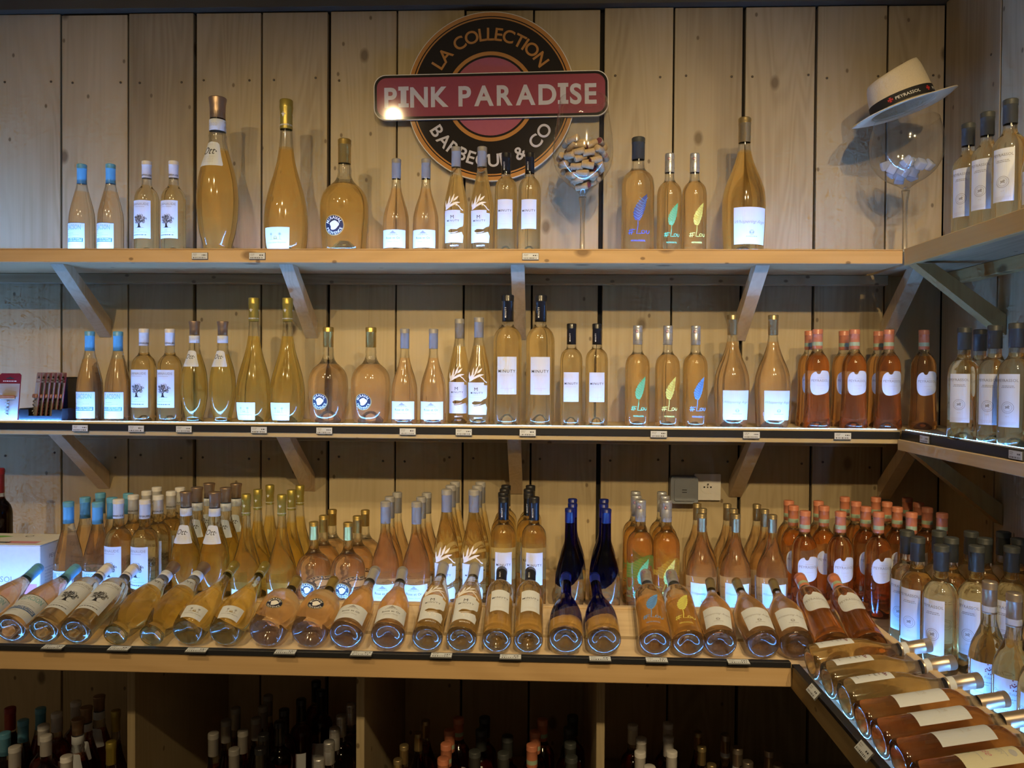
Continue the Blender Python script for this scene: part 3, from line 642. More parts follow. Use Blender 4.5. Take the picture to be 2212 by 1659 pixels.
# ------------------------------------------------------------------ shelves
def led(x0, x1, y0, y1, z, parent, along_x=True, org=(0, 0, 0), chip='led_chip'):
    """slim light profile lying on a board: lit along its top and along the side that faces the wall"""
    L = (x1 - x0) if along_x else (y1 - y0); wd = (y1 - y0) if along_x else (x1 - x0); h = .0046
    bm = bmesh.new(); bmesh.ops.create_cube(bm, size=1); bmesh.ops.scale(bm, vec=(L, wd, h), verts=bm.verts); bmesh.ops.translate(bm, vec=(0, 0, h / 2), verts=bm.verts)
    n_ = max(1, round(L / .25))
    for i in range(n_):                                   # lit faces in short lengths
        xa_, xb2 = -L / 2 + i * L / n_, -L / 2 + (i + 1) * L / n_
        bm.faces.new([bm.verts.new((a, b_, h + .0003)) for a, b_ in ((xa_, -wd * .25), (xb2, -wd * .25), (xb2, wd / 2), (xa_, wd / 2))]).material_index = 1
        bm.faces.new([bm.verts.new((a, wd / 2 + .0003, zz)) for a, zz in ((xb2, .0004), (xa_, .0004), (xa_, h), (xb2, h))]).material_index = 1
    me = tomesh(bm, 'led_strip'); o = link('led_strip', me, parent, ((x0 + x1) / 2 - org[0], (y0 + y1) / 2 - org[1], z - org[2]), 'led_tape'); me.materials.append(MAT[chip])
    if not along_x: o.rotation_euler.z = -math.pi / 2
    o['label'] = 'cool blue-white light strip'
    return o
def brace_back(x, d_top, z_top, d_wall, z_bot, parent, wdt=.046, org=(0, 0, 0), mat='pine_pale_z'):
    t = .05
    pts = [(Y(d_top), z_top), (Y(d_top) + t * 1.15, z_top), (Y(d_wall), z_bot + t * 1.3), (Y(d_wall), z_bot)]
    return prism('brace', pts, 0, x - wdt / 2, x + wdt / 2, mat, parent, org)
def brace_right(d, z_top, z_bot, parent, org, x_top, mat='pine_yellow_z', wdt=.046):
    t = .05
    pts = [(x_top, z_top), (x_top + t * 1.15, z_top), (XR - .002, z_bot + t * 1.3), (XR - .002, z_bot)]
    return prism('brace', pts, 1, Y(d) - wdt / 2, Y(d) + wdt / 2, mat, parent, org)
XS = 1.172                    # front edge of the right-hand shelves
D0 = 2.55                     # front edge of the back shelves
o = (-.55, Y(2.7), Z(.363))
sh = empty('wall_shelf', o, 'long pine top shelf on angled braces below the round sign', 'shelf')
box('shelf_board', XL, XS - .002, Y(D0), -.003, Z(.363), Z(.406), 'pine_warm_x', sh, .002, o)
box('ledger', XL, 1.25, -.048, -.003, Z(.327), Z(.3625), 'pine_x', sh, .002, o)
bx_ = [at(122, 572, 2.58).x, at(617, 572, 2.58).x, at(1118, 572, 2.58).x, at(1648, 572, 2.58).x, at(1990, 590, 2.62).x]
for k, x in enumerate(bx_): brace_back(x, 2.58 if k < 4 else 2.62, Z(.3625), 2.877, Z(.125), sh, org=o)
box('front_lip', XL, XS - .002, Y(D0), Y(D0 + .0125), Z(.4062), Z(.4105), 'pine_warm_x', sh, .001, o)
led(XL, XS - .02, Y(D0 + .013), Y(D0 + .019), Z(.406), sh, True, o)
o = (-.55, Y(2.7), Z(-.223))
sh = empty('wall_shelf', o, 'long pine middle shelf with black lip and price tags', 'shelf')
box('shelf_board', XL, XS - .002, Y(D0), -.003, Z(-.223), Z(-.180), 'pine_x', sh, .002, o)
lp = box('lip_strip', XL, XS - .005, Y(D0 - .005), Y(D0 - .0005), Z(-.206), Z(-.183), 'lip_black', sh, .0008, o); lp['label'] = 'black plastic edge strip'
box('ledger', XL, 1.25, -.048, -.003, Z(-.259), Z(-.2235), 'pine_x', sh, .002, o)
for k, x in enumerate(bx_): brace_back(x - (.008 if k < 4 else 0), 2.58 if k < 4 else 2.62, Z(-.2235), 2.877, Z(-.455), sh, org=o)
led(XL, XS - .01, Y(D0 + .004), Y(D0 + .010), Z(-.180), sh, True, o)
# right-hand shelves
YN = Y(.9)
o = (1.32, Y(1.7), Z(.363))
sh = empty('wall_shelf', o, 'pine top shelf on the side wall next to the hat', 'shelf')
box('shelf_board', XS + .022, XR - .003, YN, -.003 - .0, Z(.363), Z(.405), 'pine_y', sh, .002, o)
box('fascia', XS, XS + .0215, YN, Y(D0) - .003, Z(.355), Z(.412), 'pine_yellow_y', sh, .002, o)
box('ledger', XR - .048, XR - .003, YN, -.05, Z(.32), Z(.3625), 'pine_yellow_y', sh, .002, o)
brace_right(2.50, Z(.3545), Z(.130), sh, o, XS + .005); brace_right(1.6, Z(.3545), Z(.13), sh, o, XS + .03)
led(XS + .026, XS + .032, YN, Y(D0) - .02, Z(.405), sh, False, o, 'led_chip_soft')
o = (1.32, Y(1.7), Z(-.223))
sh = empty('wall_shelf', o, 'pine middle shelf with black lip on the side wall', 'shelf')
box('shelf_board', XS + .002, XR - .003, YN, -.003, Z(-.223), Z(-.180), 'pine_y', sh, .002, o)
box('fascia', XS - .012, XS + .0015, YN, Y(D0) - .004, Z(-.243), Z(-.207), 'pine_pale_y', sh, .002, o)
lp = box('lip_strip', XS - .0045, XS - .0002, YN, Y(D0) - .014, Z(-.2065), Z(-.178), 'lip_black', sh, .0008, o); lp['label'] = 'black plastic edge strip'
box('ledger', XR - .048, XR - .003, YN, -.05, Z(-.262), Z(-.2235), 'pine_yellow_y', sh, .002, o)
brace_right(2.50, Z(-.2435), Z(-.47), sh, o, XS + .005)
led(XS + .004, XS + .010, YN, Y(D0) - .02, Z(-.180), sh, False, o, 'led_chip_soft')

# ------------------------------------------------------------------ counter
XC, DC = .63, 1.93           # front edges: right-hand counter, back counter
o = (-.6, Y(2.4), Z(-.79))
ct = empty('display_counter', o, 'long pine counter with sloped bottle rack along the plank wall', 'counter')
box('deck_board', XL, XR - .003, Y(2.242), -.003, Z(-.765), Z(-.735), 'pine_pale_x', ct, .002, o)
box('ledge_board', XL, .915, Y(2.218), Y(2.2415), Z(-.775), Z(-.675), 'pine_pale_x', ct, .002, o)
for (da, za, db, zb) in ((2.098, -.7165, 2.215, -.681), (1.985, -.752, 2.085, -.7205)):
    prism('sloped_board', [(Y(da), Z(za)), (Y(db), Z(zb)), (Y(db) + .004, Z(zb) - .014), (Y(da) + .004, Z(za) - .014)], 0, XL, .915, 'pine_pale_x', ct, o)
box('tray_board', XL, .915, Y(DC + .026), Y(2.216), Z(-.79), Z(-.768), 'pine_pale_x', ct, .002, o)
box('fascia', XL, XC - .001, Y(DC), Y(DC + .0255), Z(-.779), Z(-.729), 'pine_warm_x', ct, .002, o)
lp = box('lip_strip', XL, XC - .004, Y(DC - .004), Y(DC + .014), Z(-.7285), Z(-.715), 'lip_black', ct, .001, o); lp['label'] = 'black plastic edge strip'
led(XL, XC - .01, Y(DC + .028), Y(DC + .034), Z(-.768), ct, True, o, 'led_chip_soft')
led(XL, .91, Y(2.2445), Y(2.2505), Z(-.735), ct, True, o, 'led_chip_deck')
box('base_board', XL, .70, Y(1.98), -.003, Z(-1.47), Z(-1.445), 'pine_x', ct, .002, o)
DIV = [at(px, 1550, 2.21).x for px in (287, 780, 1297)]
for x in DIV:
     box('divider', x - .012, x + .012, Y(2.20), -.003, Z(-1.4445), Z(-.7905), 'pine_z', ct, .0015, o)
o = (1.05, Y(1.4), Z(-.79))
cr_ = empty('display_counter', o, 'side wall pine counter with bottles laid across a sloped rack', 'counter')
box('deck_board', .915, XR - .003, YN, Y(2.2415) - .001, Z(-.765), Z(-.735), 'pine_pale_y', cr_, .002, o)
box('ledge_board', .892, .9145, YN, Y(2.217), Z(-.775), Z(-.675), 'pine_pale_y', cr_, .002, o)
prism('sloped_board', [(.70, Z(-.752)), (.8915, Z(-.715)), (.8915, Z(-.73)), (.70, Z(-.767))], 1, YN, Y(1.955), 'pine_pale_y', cr_, o)
box('tray_board', XC + .0265, .8915, YN, Y(1.955), Z(-.79), Z(-.768), 'pine_pale_y', cr_, .002, o)
box('fascia', XC, XC + .026, YN, Y(DC + .0255), Z(-.785), Z(-.7295), 'pine_yellow_y', cr_, .002, o)
lp = box('lip_strip', XC - .004, XC + .016, YN, Y(DC) - .006, Z(-.729), Z(-.718), 'lip_black', cr_, .001, o); lp['label'] = 'black plastic edge strip'
led(XC + .029, XC + .035, YN, Y(DC) - .01, Z(-.768), cr_, False, o, 'led_chip_soft')
led(.917, .923, YN, Y(2.2), Z(-.735), cr_, False, o, 'led_chip_deck')
box('base_board', .72, XR - .003, YN, -.003, Z(-1.47), Z(-1.445), 'pine_y', cr_, .002, o)

# ------------------------------------------------------------------ bottles upright
DESC = {'clac': 'sky-blue capped rose bottle with big blue lettering', 'arn': 'white capped rose bottle with tree label', 'ott': 'copper-stoppered skittle-shaped bottle with shield label',
 'marg': 'tall olive-gold capped teardrop bottle', 'mir': 'gold capped squat bottle with round navy seal', 'rose': 'grey capped bottle with wide label at its foot',
 'minm': 'grey capped conical bottle with white leaf sprig', 'minp': 'black capped bottle with plain oblong label', 'lou_g': 'silver capped bottle with green feather', 'lou_y': 'silver capped bottle with yellow feather',
 'lou_b': 'silver capped bottle with sky-blue feather', 'lou_n': 'slate capped bottle with navy feather', 'wa': 'bronze capped pear-shaped bottle with square script label', 'pey': 'salmon capped amber bottle with rounded white label',
 'slate': 'slate capped bottle with tall medallion label', 'cobalt': 'cobalt-blue dipped long-necked bottle', 'nickel': 'nickel capped bulbous bottle with white collar', 'palm': 'nickel capped bottle with green square on white label', 'bloom': 'nickel capped bottle with flower label', 'dark': 'red capped dark bottle'}
def up(key, px, py, d, zone, rot=0, scale=1.0, base=None, **kw):
    zb = {'top': .4062, 'mid': -.1798, 'deck': -.7348}[base or zone]
    ph = {'top': 'on the top shelf', 'mid': 'on the middle shelf', 'deck': 'upright on the counter deck'}[base or zone]
    p = at(px, py, d); lab = kw.pop('label', None) or DESC[key] + ' ' + ph
    return bottle(key, (p.x, p.y, Z(zb)), lab, kw.pop('group', None) or lab.replace('bottle', 'bottles'), math.radians(rot), scale, **kw)
T = 2.652
for x in (177, 239): up('clac', x, 420, T, 'top', -20)
for x in (317, 375): up('arn', x, 420, T, 'top', -9)
up('ott', 470, 400, 2.685, 'top', -14, 1.58, label='giant copper-stoppered skittle-shaped bottle dated 2019, tallest on the top shelf', group='large display bottles on the top shelf', bodymat='wine_deep')
up('marg', 618, 400, 2.685, 'top', -10, 1.58, label='giant olive-gold capped teardrop bottle on the top shelf', group='large display bottles on the top shelf', bodymat='wine_deep')
up('mir', 744, 400, 2.685, 'top', -4, 1.56, label='big gold capped squat bottle with round navy seal on the top shelf', group='large display bottles on the top shelf', bodymat='wine_deep')
for x in (856, 920): up('rose', x, 420, T, 'top', -4)
for x in (985, 1041): up('minm', x, 420, T, 'top', -6)
for x in (1093, 1144): up('minp', x, 420, T, 'top', -3)
up('lou_n', 1378, 420, 2.665, 'top', -4, (1.34, 1.34, 1.17), label='large slate capped bottle with navy feather on the top shelf')
up('lou_g', 1446, 420, T, 'top', 4); up('lou_y', 1500, 420, T, 'top', 4)
up('wa', 1607, 420, 2.685, 'top', 8, 1.56, label='giant bronze capped pear-shaped bottle on the top shelf', group='large display bottles on the top shelf', bodymat='wine_deep')
for x, d in ((at(2090, 400, 2.28).x, 2.28), (at(2131, 400, 2.185).x, 2.185), (at(2180, 400, 2.085).x, 2.085)):
    bottle('slate', (x, Y(d), Z(.4052)), 'slate capped bottle with medallion label on the side wall top shelf', 'slate capped bottles on the side top shelf', math.radians(-52), (1, 1, 1.02))
Mm = 2.647
for x in (194, 255): up('clac', x, 800, Mm, 'mid', -10)
for x in (311, 367): up('arn', x, 800, Mm, 'mid', -8)
for x in (420, 481): up('ott', x, 800, Mm, 'mid', -8)
for x in (548, 621): up('marg', x, 800, 2.665, 'mid', -12, 1.26)
for x in (709, 801): up('mir', x, 800, 2.675, 'mid', -4, 1.28)
for x in (874, 936): up('rose', x, 800, Mm, 'mid', -2)
up('minm', 1034, 800, 2.645, 'mid', -2, label='grey capped conical bottle with leaf sprig, front one of two on the middle shelf')
up('minm', 992, 800, 2.720, 'mid', -2, label='grey capped conical bottle with leaf sprig, half hidden on the middle shelf')
for x, w_ in ((1096, 'in front of the brace'), (1167, 'beside the small ones')): up('minp', x, 800, 2.650, 'mid', 0, (1.28, 1.28, 1.28), label='large black capped bottle on the middle shelf ' + w_, group='large black capped bottles')
for x in (1234, 1289): up('minp', x, 800, 2.645, 'mid', -2, label='small black capped bottle with plain oblong label on the middle shelf')
for k, x in (('lou_g', 1377), ('lou_y', 1442), ('lou_b', 1502)): up(k, x, 800, 2.645, 'mid', 2, label=DESC[k] + ' on the middle shelf')
for x in (1581, 1669): up('wa', x, 800, 2.665, 'mid', 6, 1.26)
for x in (1765, 1845, 1919): up('pey', x, 800, 2.645, 'mid', 4, label='salmon capped amber bottle in the front row on the middle shelf')
for x in (1748, 1822, 1897): up('pey', x, 800, 2.740, 'mid', 2, label='salmon capped amber bottle in the hidden second row on the middle shelf')
up('pey', 1995, 800, 2.650, 'mid', 0, label='lone salmon capped amber bottle in the corner of the middle shelf')
for x, d, r in ((at(2082, 820, 2.225).x, 2.225, -44), (at(2116, 820, 2.315).x, 2.315, -46), (at(2148, 820, 2.125).x, 2.125, -52), (at(2194, 820, 2.035).x, 2.035, -56)):
    bottle('slate', (x, Y(d), Z(-.1798)), 'slate capped bottle tucked into the corner end of the side wall middle shelf' if d > 2.3 else 'slate capped bottle with medallion label on the side wall middle shelf', 'slate capped bottles on the side middle shelf', math.radians(r))
bottle('nickel', (1.235, Y(1.935), Z(-.1798)), 'nickel capped bulbous bottle at the side wall middle shelf', None, math.radians(-56))
bottle('nickel', (1.235, Y(1.965), Z(.4052)), 'nickel capped bulbous bottle at the side wall top shelf', None, math.radians(-52))
# counter deck: columns going back, (kind, first-row depth, row step, [ (x,y) of the capsule tops front to back ], turn)
DECK = [('clac', 2.385, .088, [[(148, 1093), (184, 1082), (217, 1073)], [(211, 1095), (242, 1083), (277, 1074)]], -18),
 ('arn', 2.385, .086, [[(256, 1089), (288, 1080), (317, 1071), (339, 1063)], [(313, 1090), (342, 1080), (370, 1072), (389, 1064)]], -14),
 ('ott', 2.385, .092, [[(402, 1069), (426, 1059), (452, 1051)], [(464, 1072), (488, 1061), (510, 1052)]], 0),
 ('marg', 2.385, .099, [[(532, 1068), (557, 1059), (583, 1049)], [(609, 1069), (630, 1060), (648, 1049)]], -6),
 ('mir', 2.385, .109, [[(678, 1135), (699, 1121), (718, 1107)], [(752, 1137), (772, 1123), (789, 1108)]], 0),
 ('rose', 2.385, .090, [[(833, 1089), (842, 1080), (858, 1068)], [(900, 1092), (910, 1080), (922, 1068)]], 0),
 ('minm', 2.385, .085, [[(965, 1060), (974, 1050), (983, 1042)], [(1024, 1060), (1031, 1051), (1038, 1042)]], 0),
 ('minp', 2.385, .080, [[(1088, 1080), (1087, 1072), (1090, 1062), (1093, 1055)], [(1154, 1082), (1142, 1073), (1142, 1063), (1146, 1055)]], 4),
 ('cobalt', 2.385, .091, [[(1231, 1098), (1237, 1086), (1237, 1073)], [(1310, 1099), (1304, 1088), (1305, 1075)]], 6),
 ('lou_g', 2.385, .085, [[(1384, 1083), (1375, 1074), (1373, 1067)]], 0), ('lou_y', 2.385, .085, [[(1440, 1085), (1436, 1076), (1430, 1068)]], 0),
 ('wa', 2.385, .095, [[(1516, 1109), (1518, 1099), (1506, 1087)], [(1590, 1110), (1585, 1100), (1571, 1088)], [(1669, 1114), (1652, 1101), (1635, 1090)]], -4)]
ROWN = ['front row', 'second row', 'third row', 'rearmost row']
for key, d0, st, cols, rot in DECK:
    for c in cols:
        for k, (x, y) in enumerate(c):
            up(key, x, y, d0 + st * k, 'deck', rot, label=DESC[key] + ', ' + ROWN[k] + ' on the counter deck', group='upright counter deck bottles, ' + ROWN[k])
for x, y, k in ((1739, 1105, 0), (1714, 1093, 1), (1704, 1082, 2), (1816, 1110, 0), (1780, 1097, 1), (1768, 1086, 2), (1898, 1120, 0), (1870, 1106, 1), (1849, 1096, 2), (1825, 1085, 3), (1969, 1122, 0), (1938, 1108, 1), (1916, 1099, 2), (1892, 1088, 3), (2035, 1121, 0), (2003, 1107, 1), (1984, 1098, 2), (1960, 1088, 3)):
    up('pey', x, y, 2.385 + .096 * k, 'deck', 8, (.96, .96, .95), label=DESC['pey'] + ', ' + ROWN[k] + ' on the counter deck', group='upright counter deck bottles, ' + ROWN[k])
SR = ['nearest the slope', 'second from the slope', 'third from the slope', 'by the side wall']
for i in range(5):
    for j, d in enumerate((2.125, 2.04, 1.945)):
        x = .985 + .0855 * i + (.012 if j == 0 else .012 if j == 2 else 0)
        if i == 4 and j == 2: continue
        bottle('slate', (x, Y(d), Z(-.7348)), 'slate capped medallion bottle standing on the side counter, row ' + ('nearest the corner', 'in the middle', 'farthest from the corner')[j], 'slate capped bottles on the side counter', math.radians(-52), (1, 1, .99))
for x, d in ((1.01, 1.76), (1.01, 1.67), (1.097, 1.75), (1.097, 1.66), (1.01, 1.58)):
    bottle('nickel', (x, Y(d), Z(-.7348)), 'nickel capped bulbous bottle standing on the side counter', 'nickel capped bottles on the side counter', math.radians(-42), .965)

# ------------------------------------------------------------------ bottles lying in the rack
def lying(key, base, tip, roll, label, group, scale=1.0, **kw):
    a = (tip - base).normalized(); n = Vector((0, 0, 1)) - a * a.z; n.normalize()
    n = Matrix.Rotation(math.radians(roll), 3, a) @ n
    yv = -n; xv = yv.cross(a); Mx = Matrix((xv, yv, a)).transposed().to_4x4()
    return bottle(key, base, label, group, scale=scale, mat4=Mx, **kw)
LY = [('clac', -62, 1385, 85), ('clac', 21, 1374, 166), ('arn', 93, 1379, 235), ('arn', 162, 1379, 291), ('ott', 248, 1379, 377), ('ott', 326, 1379, 442), ('marg', 404, 1374, 508), ('marg', 484, 1376, 574), ('mir', 574, 1382, 643), ('mir', 666, 1385, 722), ('rose', 746, 1389, 811), ('rose', 837, 1389, 870), ('minm', 922, 1396, 958), ('minm', 996, 1399, 1026), ('minp', 1073, 1401, 1084), ('minp', 1141, 1403, 1146), ('cobalt', 1222, 1401, 1223), ('cobalt', 1305, 1403, 1284), ('lou_b', 1415, 1410, 1394), ('lou_y', 1488, 1413, 1449), ('wa', 1556, 1408, 1533), ('wa', 1650, 1410, 1590), ('wa', 1721, 1415, 1669), ('pey', 1800, 1395, 1727), ('pey', 1880, 1395, 1799)]
TH = math.radians(16.5)
for key, px, py, cx in LY:
    m = MODEL[key]; q = m.rad(.03)
    pb = at(px, py, 1.995); pb.z = Z(-.742) + q * math.cos(TH) + .003
    L = m.H; dc = 1.995 + L * math.cos(TH)
    pc = at(cx, 1253, dc); pc.z = pb.z + L * math.sin(TH)
    lying(key, pb, pc, 14 if px < 700 else 6 if px < 1400 else -4, DESC[key] + ', lying in the sloped rack', 'bottles lying in the sloped rack')
RL = [('nickel', 1.905, 1.05), ('nickel', 1.794, 1.05), ('nickel', 1.690, 1.05), ('palm', 1.603, .97), ('palm', 1.520, .97), ('palm', 1.437, .97), ('bloom', 1.354, .97), ('bloom', 1.271, .97)]
SIDE = [', next to the salmon capped bottles', ', middle of three', ', next to the green square label', ', next to the bulbous bottles', ', second with a green square', ', next to the flower label', '', '']
for (key, d, sc), sl in zip(RL, SIDE):
    m = MODEL[key]; q = m.rad(.03) * sc; th = math.radians(9)
    pb = Vector((.664, Y(d), Z(-.757) + q + .006)); L = m.H * sc
    pc = pb + Vector((L * math.cos(th), .012, L * math.sin(th)))
    lying(key, pb, pc, -22, (DESC[key] if not sl else DESC[key].split(' with')[0]) + ' lying across the side rack' + sl, 'bottles lying across the side rack', sc)

# ------------------------------------------------------------------ bottles in the cubbies below
LOW = {'dark': [(22, 1552)], 'clac': [(50, 1579), (16, 1604), (85, 1552)], 'arn': [(32, 1639), (94, 1589), (81, 1609), (122, 1562), (157, 1540), (144, 1658), (1367, 1565), (1385, 1594), (1383, 1621), (1402, 1653), (1443, 1561), (1444, 1590), (1451, 1621)],
 'ott': [(147, 1580), (183, 1553), (208, 1528)], 'marg': [(250, 1554), (266, 1624)], 'rose': [(461, 1600), (486, 1574), (509, 1544), (497, 1596), (529, 1572), (506, 1634), (552, 1547), (577, 1519)],
 'minp': [(566, 1601), (594, 1580), (607, 1555), (631, 1534), (669, 1513), (685, 1485), (563, 1629)], 'lou_y': [(711, 1614), (720, 1591), (729, 1572), (744, 1548), (689, 1651)],
 'wa': [(873, 1619), (901, 1594), (920, 1564), (860, 1650), (1508, 1579), (1516, 1610), (1537, 1648)], 'pey': [(964, 1614), (971, 1584), (990, 1558), (959, 1639), (1172, 1557), (1159, 1579), (1150, 1610)],
 'slate': [(1028, 1579), (1047, 1555), (1022, 1629), (1091, 1629), (1109, 1595), (1227, 1574), (1242, 1555), (1232, 1606), (1234, 1631)], 'nickel': [(1567, 1583), (1593, 1610), (1613, 1637), (1662, 1615), (1666, 1639)]}
placed = []
for key, L in LOW.items():
    H = MODEL[key].H
    for x, y in L:
        zt = -1.4442 + H; hz = 806 + .0074 * (x - 1170)
        d = min(max(-zt * FPX / (y - hz), 2.02), 2.82)
        p = at(x, y, d)
        for _ in range(30):                      # keep neighbours apart
            for q in placed:
                dv = Vector((p.x - q.x, p.y - q.y)); 
                if 1e-6 < dv.length < .086: dv = dv.normalized() * (.0865 - dv.length); p.x += dv.x; p.y += dv.y
            p.y = min(max(p.y, Y(2.02)), Y(2.83))
            for xd in DIV:
                if abs(p.x - xd) < .066 and p.y > Y(2.145): p.x = xd + math.copysign(.066, p.x - xd)
        placed.append(p)
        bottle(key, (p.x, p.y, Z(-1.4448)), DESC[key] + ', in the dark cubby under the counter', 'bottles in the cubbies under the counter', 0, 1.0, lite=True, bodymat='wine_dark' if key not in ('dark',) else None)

# ------------------------------------------------------------------ round sign
c = at(1060, 209, 2.85); c.y = -.020
sg = empty('round_sign', (c.x, c.y, c.z), 'round black and orange sign with pink banner reading PINK PARADISE', 'sign')
sg.rotation_euler.y = math.radians(-0.9)
RS = .312
def flat(yoff): return lambda u, v: (u, -yoff, v)
me = lathe('disc', [(0, 0), (RS, 0), (RS, .012), (RS * .997, .0125), (0, .0125)], 96, False, ['sign_edge']); me.transform(Matrix.Rotation(math.radians(90), 4, 'X')); 
dk = link('disc', me, sg, (0, 0, 0))
def annulus(r0, r1, n=96):
    V = [(r * math.cos(2*math.pi*i/n), r * math.sin(2*math.pi*i/n)) for r in (r0, r1) for i in range(n)]
    return V, [(i, (i + 1) % n, n + (i + 1) % n, n + i) for i in range(n)]
lay = [('sign_orange', [annulus(RS*.945, RS*.99), annulus(RS*.915, RS*.932), annulus(RS*.485, RS*.53)]), ('sign_black', [annulus(RS*.932, RS*.945), annulus(RS*.53, RS*.915), annulus(RS*.46, RS*.485)]), ('sign_pink', [disc2d(0, 0, RS*.46, n=64)])]
link('printed_face', decal('printed_face', lay, flat(.0131)), dk)
# proportional spacing for the arcs
def arcprop(s, r, size, outward, bold, half):
    ws = []
    for ch in s:
        if ch == ' ': ws.append(size * .30); continue
        V, _ = text2d(ch, size, 0, 0, bold); xs = [v[0] for v in V]; ws.append(max(xs) - min(xs))
    track = (2 * half * r - sum(ws)) / (len(s) - 1); acc = -half * r; out = []
    for ch, w_ in zip(s, ws):
        a = (acc + w_ / 2) / r; acc += w_ + track
        if ch != ' ': out += arctext(ch, 0, 0, r, a, 0, size, outward, bold, res=7)
    return out
link('lettering', decal('lettering', [('sign_orange', arcprop('LA COLLECTION', RS * .66, RS * .212, True, .016, math.radians(61)))], flat(.0136)), dk)
link('lettering', decal('lettering', [('sign_white', arcprop('BARBECUE & CO', RS * .825, RS * .212, False, .016, math.radians(62)))], flat(.0136)), dk)
def rrect(hw, hh, r, n=8):
    P = []
    for cx, cy, a in ((hw - r, hh - r, 0), (-hw + r, hh - r, 1), (-hw + r, -hh + r, 2), (hw - r, -hh + r, 3)):
        P += [(cx + r * math.cos((a + k / n) * math.pi / 2), cy + r * math.sin((a + k / n) * math.pi / 2)) for k in range(n + 1)]
    return P
def slab(name, poly, y0, y1, mat, parent):
    bm = bmesh.new(); A = [bm.verts.new((x, -y0, z)) for x, z in poly]; B = [bm.verts.new((x, -y1, z)) for x, z in poly]
    bm.faces.new(A); bm.faces.new(B[::-1]); k = len(poly)
    for i in range(k): bm.faces.new((A[i], B[i], B[(i+1) % k], A[(i+1) % k]))
    bmesh.ops.recalc_face_normals(bm, faces=bm.faces); return link(name, tomesh(bm, name), parent, None, mat)
HWB, HHB = .4325, .0835
bn = slab('banner', rrect(HWB, HHB, .045), .0142, .024, 'sign_edge', sg)
link('printed_face', decal('printed_face', [('sign_black', [(rrect(HWB - .003, HHB - .003, .043), [tuple(range(36))])])], flat(.0244)), bn)
link('printed_face', decal('printed_face', [('sign_rose', [(rrect(HWB - .012, HHB - .012, .036), [tuple(range(36))])])], flat(.0248)), bn)
# slab-serif letters
def word(s, x0, x1, y, size, bold):
    ws = []; gap = size * .13
    for ch in s:
        if ch == ' ': ws.append(size * .30); continue
        V, _ = text2d(ch, size, 0, 0, bold, sx=1.12); xs = [v[0] for v in V]; ws.append((max(xs) - min(xs)) + gap + (size * .14 if ch == 'I' else 0))
    k = (x1 - x0 + gap) / sum(ws); acc = x0; out = []; ser = []
    for ch, w_ in zip(s, ws):
        w_ *= k
        if ch != ' ':
            cx = acc + (w_ - gap) / 2; H_ = size * .729 + .030 * size
            if ch == 'I':                                  # slab-serif I from three plain bars
                y0_ = y - .030 * size * .5; out += [rect2d(cx - size*.19, cx + size*.19, y0_, y0_ + H_*.19), rect2d(cx - size*.105, cx + size*.105, y0_ + H_*.19, y0_ + H_*.81), rect2d(cx - size*.19, cx + size*.19, y0_ + H_*.81, y0_ + H_)]
            else: out.append(text2d(ch, size, cx, y, bold, sx=1.12 * k, res=7))
        acc += w_
    return out, ser
wd_, ser_ = word('PINK PARADISE', -.392, .388, -.036, .101, .030)
link('lettering', decal('lettering', [('sign_white', wd_ + ser_)], flat(.0252)), bn)

# ------------------------------------------------------------------ giant wine glasses, corks, ice, hat
def wineglass(loc, H, prof, label):
    o_ = empty('wine_glass', loc, label, 'wine glass', 'giant stemmed display glasses')
    zs, rs_ = zip(*prof['bowl']); f = pchip(zs, rs_); n = 26; z0, z1 = zs[0], zs[-1]; t = .0016
    out = [(f(z0 + (z1 - z0) * (i / n) ** 1.5), z0 + (z1 - z0) * (i / n) ** 1.5) for i in range(1, n + 1)]
    inn = [(max(r - t, 0), z + (.0 if i else 0)) for i, (r, z) in enumerate(out)]
    P = [(0, z0 - .004), (.012, z0 - .002)] + out + [(out[-1][0] - t / 2, z1 + .0008)] + inn[::-1] + [(0, z0 + .010)]
    link('bowl', lathe('bowl', P, 48, True, ['glass_thin']), o_)
    link('stem', lathe('stem', [(0, .0065), (.011, .007), (.0085, .02), (.0072, z0 * .5), (.0085, z0 * .8), (.013, z0 - .008), (.013, z0 - .0045), (0, z0 - .0042)], 24, True, ['glass_clear']), o_)
    link('foot', lathe('foot', [(0, 0), (prof['foot'], 0), (prof['foot'], .002), (prof['foot'] * .6, .003), (.012, .0062), (0, .0064)], 40, True, ['glass_clear']), o_)
    return o_, f
g1 = at(1258, 480, 2.66); g1.z = Z(.4063)
o1, f1 = wineglass(g1, .53, {'bowl': [(.205, .010), (.222, .022), (.245, .052), (.275, .080), (.31, .098), (.35, .1035), (.40, .101), (.46, .092), (.535, .081)], 'foot': .075}, 'giant wine glass full of corks in front of the round sign')
rc = random.Random(21)
cork_me = lathe('cork', [(0, -.021), (.0100, -.021), (.0112, -.0195), (.0112, .0195), (.0100, .021), (0, .021)], 14, True, ['cork', 'cork_wine'], lambda c: 1 if c.z < -.0205 else 0)
cork_me2 = lathe('cork', [(0, -.021), (.0100, -.021), (.0112, -.0195), (.0112, .0195), (.0100, .021), (0, .021)], 14, True, ['cork'])
pos = []
tries = 0
